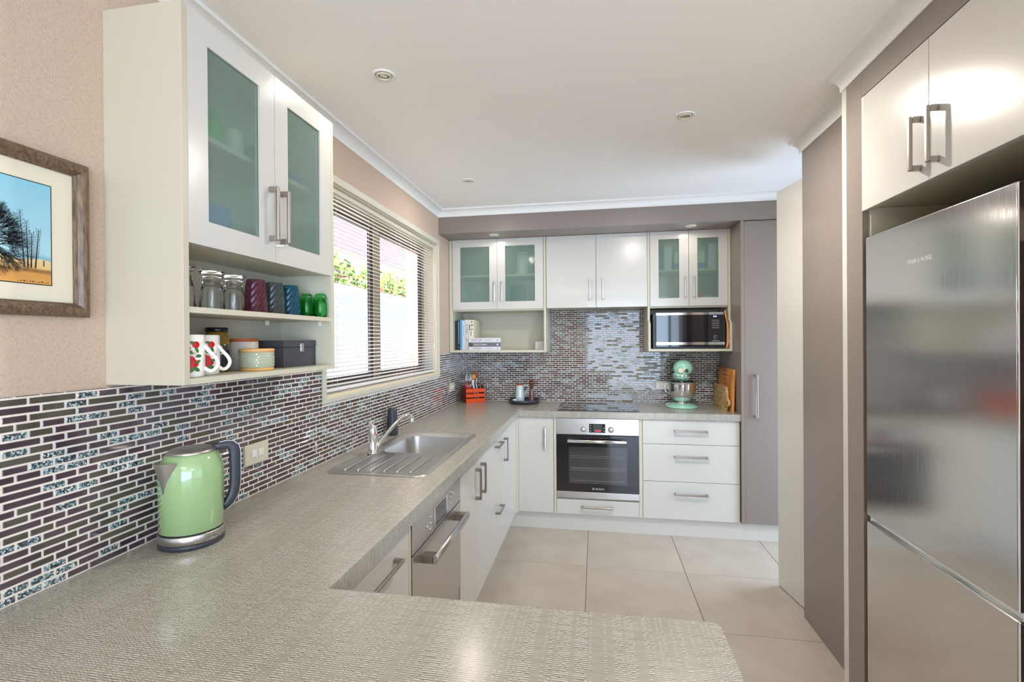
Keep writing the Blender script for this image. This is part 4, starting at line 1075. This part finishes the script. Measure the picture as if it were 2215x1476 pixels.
for k in range(5): bb.box(m0+.408, m0+.460, my-.0012, my, mz1-.062-k*.0145, mz1-.058-k*.0145, 'grater_grey')
part(bb, 'button_rows', cp)
part(MB().lathe(0, 0, [(.0165, 0), (.0165, .006), (.014, .012), (0, .012)], 'charcoal', 24, M=Matrix.Translation((m0+.437, my, mz0+.082)) @ Matrix.Rotation(PI/2, 4, 'X')).lathe(0, 0, [(.0175, 0), (.0175, .002)], 'steel', 24, M=Matrix.Translation((m0+.437, my, mz0+.082)) @ Matrix.Rotation(PI/2, 4, 'X')), 'dial', cp)
part(bx(m0+.406, m0+.462, my-.0012, my, mz0+.052, mz0+.058, 'grater_grey', bev=.0003), 'open_button', cp)
vt = MB()
for k in range(5): vt.box(m0-.0226, m0-.022, my+.03, my+.06, mz0+.05+k*.009, mz0+.054+k*.009, 'ink_black')
part(vt, 'vent_slots', mw)
# curved wooden piece at the right of the microwave
b = MB().tube([(2.165, -.385, 1.650), (2.163, -.395, 1.638), (2.168, -.395, 1.61), (2.178, -.390, 1.57), (2.184, -.385, 1.53), (2.186, -.382, 1.47), (2.185, -.380, 1.41), (2.176, -.385, 1.372), (2.168, -.385, 1.366)], [.007, .006, .006, .007, .008, .009, .009, .008, .004], 'board_orange', 10, flat=(1, 1))
solo(b, 'wooden_tongs', 'curved orange wooden piece standing between microwave and side panel', 'utensil')

# tall pantry (taupe) at right of the back run
pn = thing('tall_pantry', 'tall taupe pantry cupboard in the back right corner', 'cabinet', (2.55, -.3, KZ))
part(bx(2.213, 2.236, -.612, -.0065, KZ, 2.271, 'taupe', bev=.0008), 'side_panel', pn)
part(bx(2.236, 2.86, -.575, -.0065, KZ, 2.271, 'taupe'), 'carcass', pn)
d = part(bx(2.240, 2.85, -.598, -.577, KZ+.002, 2.268, 'taupe', bev=.001), 'door', pn)
part(handle((2.313, -.598, 1.032), 'z', .305, (0, -1, 0), stand=.032, w=.009, mt='chrome'), 'handle', d)

# ------------------------------------------------------------------ fridge niche and fridge
HX = 2.155
hs = thing('fridge_housing', 'taupe-framed fridge niche with a pair of white overhead doors', 'cabinet', (2.5, -2.65, 0))
part(bx(HX, 2.89, -2.300, -2.192, 0, 2.400, 'taupe', bev=.0008), 'side_jamb', hs)
part(bx(HX-.001, 2.20, -2.1915, -2.158, 0, 2.400, 'door_white', bev=.001), 'edge_strip', hs, 'narrow pale strip')
part(bx(HX, 2.89, -3.120, -2.300, 2.310, 2.455, 'taupe', bev=.0008), 'top_rail', hs)
part(bx(HX, 2.89, -3.180, -3.120, 0, 2.455, 'taupe', bev=.0008), 'side_jamb', hs)
part(bx(HX+.02, 2.89, -3.118, -2.302, 1.905, 2.308, 'edge_cream'), 'overhead_carcass', hs)
part(bx(HX+.02, 2.89, -2.3155, -2.3005, 0, 1.904, 'carcass_cream'), 'side_lining', hs)
part(bx(HX-.002, HX+.02, -2.316, -2.302, 1.898, 2.306, 'edge_cream'), 'edge_lip', hs)
for (a, b_, hy) in ((-2.659, -2.318, -2.622), (-3.005, -2.661, -2.698)):
    d = part(bx(HX-.004, HX+.016, a, b_, 1.896, 2.304, 'door_white', bev=.001), 'overhead_door', hs)
    part(handle((HX-.004, hy, 2.014), 'z', .160, (-1, 0, 0), mt='nickel'), 'handle', d)
d = part(bx(HX-.004, HX+.016, -3.118, -3.007, 1.896, 2.304, 'door_white', bev=.001), 'filler_panel', hs)

fg = thing('fridge', 'tall stainless steel fridge freezer standing in the taupe niche', 'fridge', (2.5, -2.64, 0))
fy0, fy1 = -2.952, -2.3225
part(bx(HX+.055, 2.85, fy0-.012+.012, fy1, .03, 1.795, 'fridge_side', bev=.004), 'fridge_body', fg)
part(bx(HX-.002, HX+.052, fy0, fy1, .809, 1.799, 'fridge_steel', bev=.005, seg=3), 'upper_door', fg)
part(bx(HX-.002, HX+.052, fy0, fy1, .085, .790, 'fridge_steel', bev=.005, seg=3), 'freezer_drawer', fg)
part(bx(HX+.010, HX+.054, fy0+.002, fy1-.002, .788, .811, 'chrome', bev=.002), 'grip_channel', fg)
part(bx(HX-.004, HX+.012, fy0-.005, fy0+.001, .812, 1.796, 'chrome', bev=.0015), 'edge_trim', fg)
part(bx(HX-.004, HX+.012, fy0-.005, fy0+.001, .088, .786, 'chrome', bev=.0015), 'edge_trim', fg)
part(bx(HX+.02, 2.80, fy0+.01, fy1-.01, 0, .08, 'black_plastic'), 'toe_grille', fg)
part(MB().text('FISHER & PAYKEL', .0185, TF('-x', (HX-.0022, -2.556, 1.667)), 'paper_white', .0003, xs=.80), 'maker_name', fg)

# ------------------------------------------------------------------ downlights
def downlight(x, y, zz, label, rr=.044, grp='ceiling downlights'):
    t = thing('downlight', label, 'ceiling light', (x, y, zz), grp)
    part(MB().lathe(x, y, [(rr, zz), (rr, zz-.003), (rr*.9, zz-.005), (rr*.72, zz-.004), (rr*.70, zz-.001)], 'white_plastic', 36, cap0=False, cap1=False), 'trim_ring', t)
    part(MB().lathe(x, y, [(rr*.70, zz-.0008), (rr*.64, zz-.0012)], 'ink_black', 36, cap0=False, cap1=False), 'gap_ring', t)
    part(MB().lathe(x, y, [(rr*.66, zz-.004), (rr*.62, zz-.008), (rr*.50, zz-.007), (rr*.48, zz-.002)], 'mat_board', 36, cap0=False, cap1=False), 'gimbal', t)
    part(MB().lathe(x, y, [(rr*.50, zz-.0012), (rr*.3, zz-.0035), (0.001, zz-.0045)], 'lamp_glass', 24), 'lamp', t)
    l = light('downlight_lamp', 'AREA', (x, y, zz-.012), (0, 0, 0), (2 if y < -2 else 18 if x > 1 else 2.5) if rr > .04 else .5, (1.0, .93, .84), shape='DISK', size=.07)
    return t
downlight(.414, -2.501, CZ, 'ceiling downlight nearest the camera, left of the room centre')
downlight(1.610, -1.940, CZ, 'ceiling downlight on the right half of the ceiling')
downlight(.413, -1.258, CZ, 'small-looking far ceiling downlight near the window cornice')
downlight(.417, -.500, 2.272, 'downlight under the taupe bulkhead above the left glazed doors', .038, 'bulkhead downlights')
downlight(1.900, -.510, 2.272, 'downlight under the taupe bulkhead above the right glazed doors', .038, 'bulkhead downlights')

# ================================================================== SMALL THINGS ON THE BACK WORKTOP
Z = BT+.0002
# utensil crate
cr = thing('utensil_crate', 'red-stained slatted wooden utensil crate in the back left corner', 'crate', (.165, -.165, Z))
cw0, cw1, cy0, cy1 = .072, .246, -.215, -.100
def gable(x):
    return MB().prism([(cy0, Z), (cy1, Z), (cy1, Z+.125), ((cy0+cy1)/2+.01, Z+.150), (cy0, Z+.118)], 'x', x, x+.008, 'wood_red')
M_ = RZ(.0)
part(gable(cw0), 'end_panel', cr); part(gable(cw1-.008), 'end_panel', cr)
for k, (z0, z1) in enumerate(((0, .034), (.045, .075), (.087, .118))):
    part(bx(cw0, cw1, cy0-.007, cy0, Z+z0, Z+z1, 'wood_orange', bev=.001), 'slat', cr)
    part(bx(cw0, cw1, cy1, cy1+.007, Z+z0, Z+z1, 'wood_orange', bev=.001), 'slat', cr)
part(bx(cw0+.008, cw1-.008, cy0, cy1, Z, Z+.008, 'wood_red'), 'crate_floor', cr)
CR0 = Vector((.165, -.165, 0)); CR1 = Vector((.152, -.128, 0)); CRA = .60
cr.rotation_euler = (0, 0, CRA); cr.location = (CR1.x, CR1.y, Z)
before = set(bpy.data.objects)
zb = Z+.0085
def W(x, y, h): return (x, y, zb+h)
wk = thing('whisk', 'large wire balloon whisk standing in the red crate', 'utensil', (.115, -.16, zb))
b = MB()
for k in range(6):
    a = PI*k/6; pts = []
    for q in range(13):
        t_ = PI*q/12; r_ = .026*math.sin(t_)**.9*(1 if q <= 6 else -1) if False else .026*math.cos(PI/2-(t_))*1
        s_ = -1+2*q/12; rad = .026*(1-abs(s_)**2.2)**.5 if False else 0
        pts.append(None)
    pts = []
    for q in range(15):
        u_ = -PI/2+PI*q/14; rr = .027*math.sin(u_)*(1 if True else 1); hh = .245-.095*(1-math.cos(u_)**.75 if math.cos(u_) > 0 else 1)
        pts.append((.115+rr*math.cos(a), -.16+rr*math.sin(a), zb+hh))
    b.tube(pts, .0016, 'bright_nickel', 5)
    for s_ in (-1, 1): b.tube([(.115+s_*.027*math.cos(a), -.16+s_*.027*math.sin(a), zb+.150), (.115+s_*.008*math.cos(a), -.16+s_*.008*math.sin(a), zb+.095)], .0016, 'bright_nickel', 5)
part(b, 'wires', wk); part(MB().tube([(.115, -.16, zb), (.115, -.16, zb+.10)], .008, 'steel', 10), 'handle', wk)
def utensil(name, label, p0, p1, r, mt, head=None):
    t = thing(name, label, 'utensil', (p0[0], p0[1], zb))
    part(MB().tube([W(*p0), W(*p1)], r, mt, 8), 'handle', t)
    if head: part(head, 'head', t)
def spoonhead(x, y, h, rx, rz, mt, ry=.004): return MB().lathe(0, 0, [(1e-4, -1), (.5, -.86), (.86, -.5), (1, 0), (.86, .5), (.5, .86), (1e-4, 1)], mt, 16, M=Matrix.Translation(W(x, y, h)) @ Matrix.Diagonal((rx, ry, rz, 1)))
utensil('wooden_spoon', 'pale tan wooden spoon in the middle of the red crate', (.165, -.15, 0), (.168, -.15, .20), .005, 'spoon_tan', spoonhead(.168, -.15, .205, .021, .026, 'spoon_tan'))
utensil('wooden_spoon', 'dark brown wooden spoon at the back of the red crate', (.195, -.12, 0), (.202, -.12, .205), .0055, 'spoon_brown', spoonhead(.202, -.12, .228, .021, .032, 'spoon_brown'))
utensil('spatula', 'white-headed spatula with grey handle in the red crate', (.182, -.185, 0), (.150, -.18, .15), .006, 'ceramic_bluewhite', bx(.138, .158, -.185, -.179, zb+.14, zb+.185, 'paper_white', bev=.002))
utensil('slotted_turner', 'pale slotted turner leaning right in the red crate', (.205, -.18, 0), (.178, -.18, .155), .0045, 'paper_white', MB().tube([W(.178, -.18, .155), W(.180, -.18, .17), W(.186, -.18, .195)], .005, 'paper_white', 8))
utensil('red_scraper', 'red silicone scraper at the left of the red crate', (.105, -.19, 0), (.094, -.18, .125), .005, 'silicone_red', spoonhead(.092, -.18, .138, .008, .026, 'silicone_red', .005))
utensil('red_scraper', 'shorter red silicone scraper beside the whisk in the red crate', (.118, -.20, 0), (.108, -.195, .105), .005, 'silicone_red', spoonhead(.107, -.195, .118, .008, .02, 'silicone_red', .005))
utensil('ladle', 'steel ladle leaning to the right out of the red crate', (.20, -.16, 0), (.252, -.15, .20), .0025, 'chrome', MB().lathe(0, 0, [(.001, -.018), (.018, -.012), (.026, 0), (.025, 0), (.017, -.010), (.001, -.015)], 'chrome', 18, M=Matrix.Translation(W(.232, -.15, .135)) @ Matrix.Rotation(.5, 4, 'X')))
utensil('peeler', 'thin dark-handled tool at the back of the red crate', (.19, -.14, 0), (.20, -.14, .16), .007, 'mill_brown', None)

for o in set(bpy.data.objects)-before:
    if o.parent is None and o.get('category') == 'utensil':
        q = Vector(o.location)-CR0; zq = o.location.z
        q = Matrix.Rotation(CRA, 3, 'Z') @ Vector((q.x, q.y, 0))+CR1
        o.location = (q.x, q.y, zq); o.rotation_euler = (0, 0, CRA)
# tray with jug, mill and garlic
ty_ = thing('round_tray', 'charcoal round tray on the back worktop left of the hob', 'tray', (.602, -.170, Z))
part(MB().lathe(.602, -.170, [(.100, Z), (.120, Z+.004), (.130, Z+.016), (.134, Z+.034), (.130, Z+.035), (.124, Z+.018), (.114, Z+.009), (0, Z+.008)], 'charcoal', 48), 'dish', ty_)
tz_ = Z+.0092
jg = thing('jug', 'pale blue-white ceramic jug with wooden lid on the round tray', 'jug', (.562, -.150, tz_))
part(MB().lathe(.562, -.150, [(.040, tz_), (.043, tz_+.004), (.040, tz_+.05), (.034, tz_+.10), (.031, tz_+.140), (.029, tz_+.142)], 'ceramic_bluewhite', 32), 'body', jg)
part(MB().lathe(.562, -.150, [(.029, tz_+.1425), (.029, tz_+.150), (.020, tz_+.153), (.006, tz_+.154), (0, tz_+.154)], 'wood_lid', 28), 'lid', jg)
part(MB().tube(curve([(.590, -.150, tz_+.135), (.618, -.155, tz_+.142), (.636, -.155, tz_+.132), (.630, -.155, tz_+.105), (.612, -.155, tz_+.078), (.596, -.15, tz_+.055)]), .0045, 'ceramic_bluewhite', 8), 'handle', jg)
ml = thing('pepper_mill', 'dark brown turned pepper mill on the round tray', 'pepper mill', (.668, -.190, tz_))
part(MB().lathe(.668, -.190, [(.022, tz_), (.024, tz_+.003), (.024, tz_+.014), (.019, tz_+.022), (.0215, tz_+.045), (.021, tz_+.07), (.016, tz_+.105), (.014, tz_+.130), (.019, tz_+.142), (.019, tz_+.147)], 'mill_brown', 28), 'body', ml)
part(MB().lathe(.668, -.190, [(.014, tz_+.148), (.021, tz_+.156), (.0245, tz_+.168), (.021, tz_+.181), (.010, tz_+.190), (.006, tz_+.194), (.007, tz_+.199), (0, tz_+.202)], 'mill_brown', 28), 'knob', ml)
part(MB().lathe(.668, -.190, [(.0195, tz_+.1475), (.0195, tz_+.1495)], 'copper', 28, cap0=False, cap1=False), 'ring', ml)
solo(MB().lathe(.528, -.232, [(.001, Z+.010), (.012, Z+.012), (.022, Z+.020), (.022, Z+.030), (.012, Z+.040), (.001, Z+.043)], 'paper_white', 20), 'garlic_bulb', 'white garlic bulb at the front left of the round tray', 'garlic')

# stand mixer
mx = thing('stand_mixer', 'mint green stand mixer with steel bowl on the back worktop', 'mixer', (1.87, -.24, Z))
mxx, mxy = 1.868, -.255
b = MB().loops([rrect(mxx+.006, mxy+.03, .235, .300, .11, Z, 6), rrect(mxx+.006, mxy+.03, .245, .310, .115, Z+.006, 6), rrect(mxx+.006, mxy+.03, .235, .300, .112, Z+.014, 6), rrect(mxx+.006, mxy+.03, .16, .22, .079, Z+.030, 6), rrect(mxx+.004, mxy+.02, .12, .15, .058, Z+.038, 6)], 'mixer_mint', cap0=True, cap1=True)
part(b, 'base', mx)
b = MB()
lp = []
for (h_, yy, wx, wy) in ((.020, .115, .11, .12), (.06, .125, .085, .085), (.12, .130, .075, .075), (.19, .125, .075, .085), (.235, .11, .08, .10)):
    lp.append(rrect(mxx+.03, mxy+yy, wx, wy, min(wx, wy)*.45, Z+h_, 5))
part(b.loops(lp, 'mixer_mint', cap0=True, cap1=True), 'column', mx)
head = MB(); lps = []; nn = 28
hax = Vector((.20, .98, 0)).normalized(); hside = Vector((hax.y, -hax.x, 0)); hc0 = Vector((mxx+.004, mxy-.055, Z+.305))
for (s_, r_) in ((-.030, .012), (-.026, .040), (-.012, .062), (.01, .074), (.05, .080), (.12, .080), (.19, .074), (.24, .060), (.262, .035), (.268, .008)):
    c_ = hc0+hax*s_
    lps.append([tuple(c_+hside*r_*math.cos(2*PI*k/nn)*.95+Vector((0, 0, r_*(.93 if math.sin(2*PI*k/nn) > 0 else .86)*math.sin(2*PI*k/nn)))) for k in range(nn)])
part(head.loops(lps, 'mixer_mint', True, True, True), 'head', mx)
hb = MB(); fc = hc0-hax*.032
def ring(c, r, d, mt, ext): hb.tube([tuple(c), tuple(c-hax*d)], [r, r*ext], mt, 20)
ring(fc+Vector((0, 0, -.010))-hside*.012, .021, .010, 'chrome', .9)
part(hb, 'attachment_hub', mx)
part(MB().tube([tuple(fc+hside*.030+Vector((0, 0, -.012))+hax*.012), tuple(fc+hside*.030+Vector((0, 0, -.012))-hax*.012)], [.013, .013], 'black_plastic', 16), 'hub_knob', mx)
band = MB(); lps = []
for zz_, gr_ in ((-.036, .0015), (-.052, .0015)):
    lps.append([])
    for k in range(25):
        A = PI+PI*k/24 if False else -PI/2-PI/2+PI*k/24
        rr = math.sqrt(max(.077**2-(zz_/.9)**2, 0))+gr_
        p = hc0+hax*(.012)+hside*rr*math.cos(A)*.98+hax*rr*.55*math.sin(A)
        lps[-1].append((p.x, p.y, hc0.z+zz_))
part(band.loops(lps, 'chrome', closed=False), 'trim_band', mx)
part(MB().lathe(mxx+.002, mxy-.02, [(.060, Z+.272), (.0665, Z+.262), (.0665, Z+.238), (.060, Z+.228), (.046, Z+.219), (.030, Z+.212), (.012, Z+.205)], 'mixer_mint', 28).lathe(mxx+.002, mxy-.02, [(.0675, Z+.258), (.0685, Z+.256), (.0685, Z+.248), (.0675, Z+.246)], 'chrome', 28, cap0=False, cap1=False).lathe(mxx+.002, mxy-.02, [(.0605, Z+.2315), (.0615, Z+.230), (.0600, Z+.2275)], 'chrome', 28, cap0=False, cap1=False), 'planetary_hub', mx)
bw = MB().lathe(mxx+.002, mxy-.02, [(.040, Z+.046), (.062, Z+.060), (.088, Z+.095), (.102, Z+.140), (.106, Z+.185), (.108, Z+.200), (.110, Z+.201), (.108, Z+.203), (.104, Z+.200), (.100, Z+.14), (.084, Z+.095), (.05, Z+.062), (0, Z+.055)], 'chrome', 48)
bo = part(bw, 'bowl', mx)
part(MB().lathe(mxx+.002, mxy-.02, [(.046, Z+.030), (.044, Z+.040), (.040, Z+.046)], 'bright_nickel', 32), 'bowl_foot', mx)
a_ = PI-.35
part(MB().tube([(mxx+.104*math.cos(a_), mxy-.02+.104*math.sin(a_), Z+.188), (mxx+.128*math.cos(a_), mxy-.02+.128*math.sin(a_), Z+.178), (mxx+.128*math.cos(a_), mxy-.02+.128*math.sin(a_), Z+.125), (mxx+.098*math.cos(a_), mxy-.02+.098*math.sin(a_), Z+.108)], .0055, 'chrome', 8), 'bowl_handle', mx)

# chopping boards leaning on the pantry side
def board(name, label, pts, th, mt, lean, base, extras=()):
    t = thing(name, label, 'chopping board', base)
    b = MB().prism(pts, 'x', 0, th, mt, bev=.0015)
    M_ = Matrix.Translation(base) @ Matrix.Rotation(lean, 4, 'Y')
    bmesh.ops.transform(b.bm, matrix=M_, verts=b.bm.verts[:])
    o = part(b, 'board', t)
    for (e_, nm, lb) in extras:
        bmesh.ops.transform(e_.bm, matrix=M_, verts=e_.bm.verts[:]); part(e_, nm, t, lb)
    return t
ex_ = MB()
for k in range(3):
    for j in range(9):
        y_ = .15+k*.035; z_ = .03+j*.033
        ex_.prism([(y_, z_), (y_+.017, z_+.018), (y_+.034, z_), (y_+.017, z_-.014)], 'x', -.0006, .0002, 'board_dark')
gv = MB().box(-.0006, .0002, .045, .051, .05, .225, 'board_dark')
board('chopping_board', 'tall orange striped chopping board leaning on the pantry side', [(0, 0), (.40, 0), (.40, .310), (0, .310)], .020, 'board_orange', .035, (2.178, -.490, Z), [(ex_, 'inlay', 'darker chevron strip'), (gv, 'groove', None)])
pp = [(.02, 0), (.0, .012), (-.002, .045)]
pts = [(.045, 0), (.42, 0), (.42, .178), (.055, .178), (.045, .150), (.030, .110), (.012, .092), (-.018, .088), (-.030, .075), (-.030, .055), (-.018, .042), (.010, .040), (.030, .030)]
hl = MB().cyl((-.0008, -.010, .065), (.0005, -.010, .065), .010, .010, 'ink_black', 14)
board('chopping_board', 'short pale paddle chopping board with a round handle, in front of the tall board', pts, .018, 'board_pale', .05, (2.150, -.470, Z), [(hl, 'hang_hole', None)])

# ================================================================== OUTSIDE
ground = struct(bx(-14, -.14, -8, 20, -.3, -.12, 'concrete'), 'ground_outside')
fn = thing('boundary_fence', 'white corrugated boundary fence outside the window', 'fence', (-2.0, 2.5, -.12))
n_ = 160; lp = []
for k in range(n_+1):
    y_ = -3+k*.0625; lp.append([(-2.0+.018*(1 if k % 2 else -1), y_, z_) for z_ in (-.12, 2.10)])
part(MB().loops(lp, 'fence_white', closed=False, smooth=False), 'corrugated_panel', fn)
part(bx(-2.05, -1.95, -3, 7, 2.10, 2.16, 'fence_white', bev=.01), 'top_cap', fn)
rg = random.Random(4)
def hedge(name, label, x0, x1, y0, y1, z0, z1, n, red):
    b = MB(); mi1 = b.mi('leaf_green'); mi2 = b.mi('leaf_red')
    for k in range(n):
        p = Vector((rg.uniform(x0, x1), rg.uniform(y0, y1), z0+(z1-z0)*rg.random()**.8+rg.uniform(-.08, .08)))
        s_ = rg.uniform(.04, .09); R_ = Euler((rg.uniform(0, 6), rg.uniform(0, 6), rg.uniform(0, 6))).to_matrix()
        f = b.bm.faces.new([b.bm.verts.new(p+R_ @ Vector(q)*s_) for q in ((-1, 0, 0), (0, .5, .1), (1, 0, 0), (0, -.5, .1))]); f.material_index = mi2 if rg.random() < red else mi1
    o = solo(b, name, label, 'hedge', kind='stuff')
hedge('hedge', 'leafy hedge with reddish tips behind the white fence outside', -2.9, -2.3, .5, 7, -.05, 2.62, 7500, .12)
hs2 = thing('neighbour_house', 'pink rendered neighbouring house beyond the fence, seen through the blind', 'house', (-7, 8, -.12))
part(bx(-9, -5.2, 2, 20, -.12, 3.7, 'house_white'), 'lower_wall', hs2)
part(bx(-9, -5.0, 2, 20, 3.7, 5.4, 'house_pink'), 'upper_wall', hs2)
part(MB().prism([(-9.4, 5.4), (-4.5, 5.4), (-4.5, 5.55), (-7, 6.6), (-9.4, 5.6)], 'y', 1.6, 20.4, 'roof_brown'), 'roof', hs2)
pl = thing('brick_pillar', 'tan brick pillar just outside the far end of the window', 'pillar', (-.95, 1.5, -.12))
for k in range(34):
    part(bx(-1.08, -.85, 1.36, 1.59, -.12+k*.086, -.12+k*.086+.076, 'brick_tan', bev=.004), 'brick', pl) if k > 14 else None
part(bx(-1.07, -.86, 1.37, 1.58, -.12, 2.8, 'grout'), 'mortar_core', pl)
bpy.context.view_layer.update()
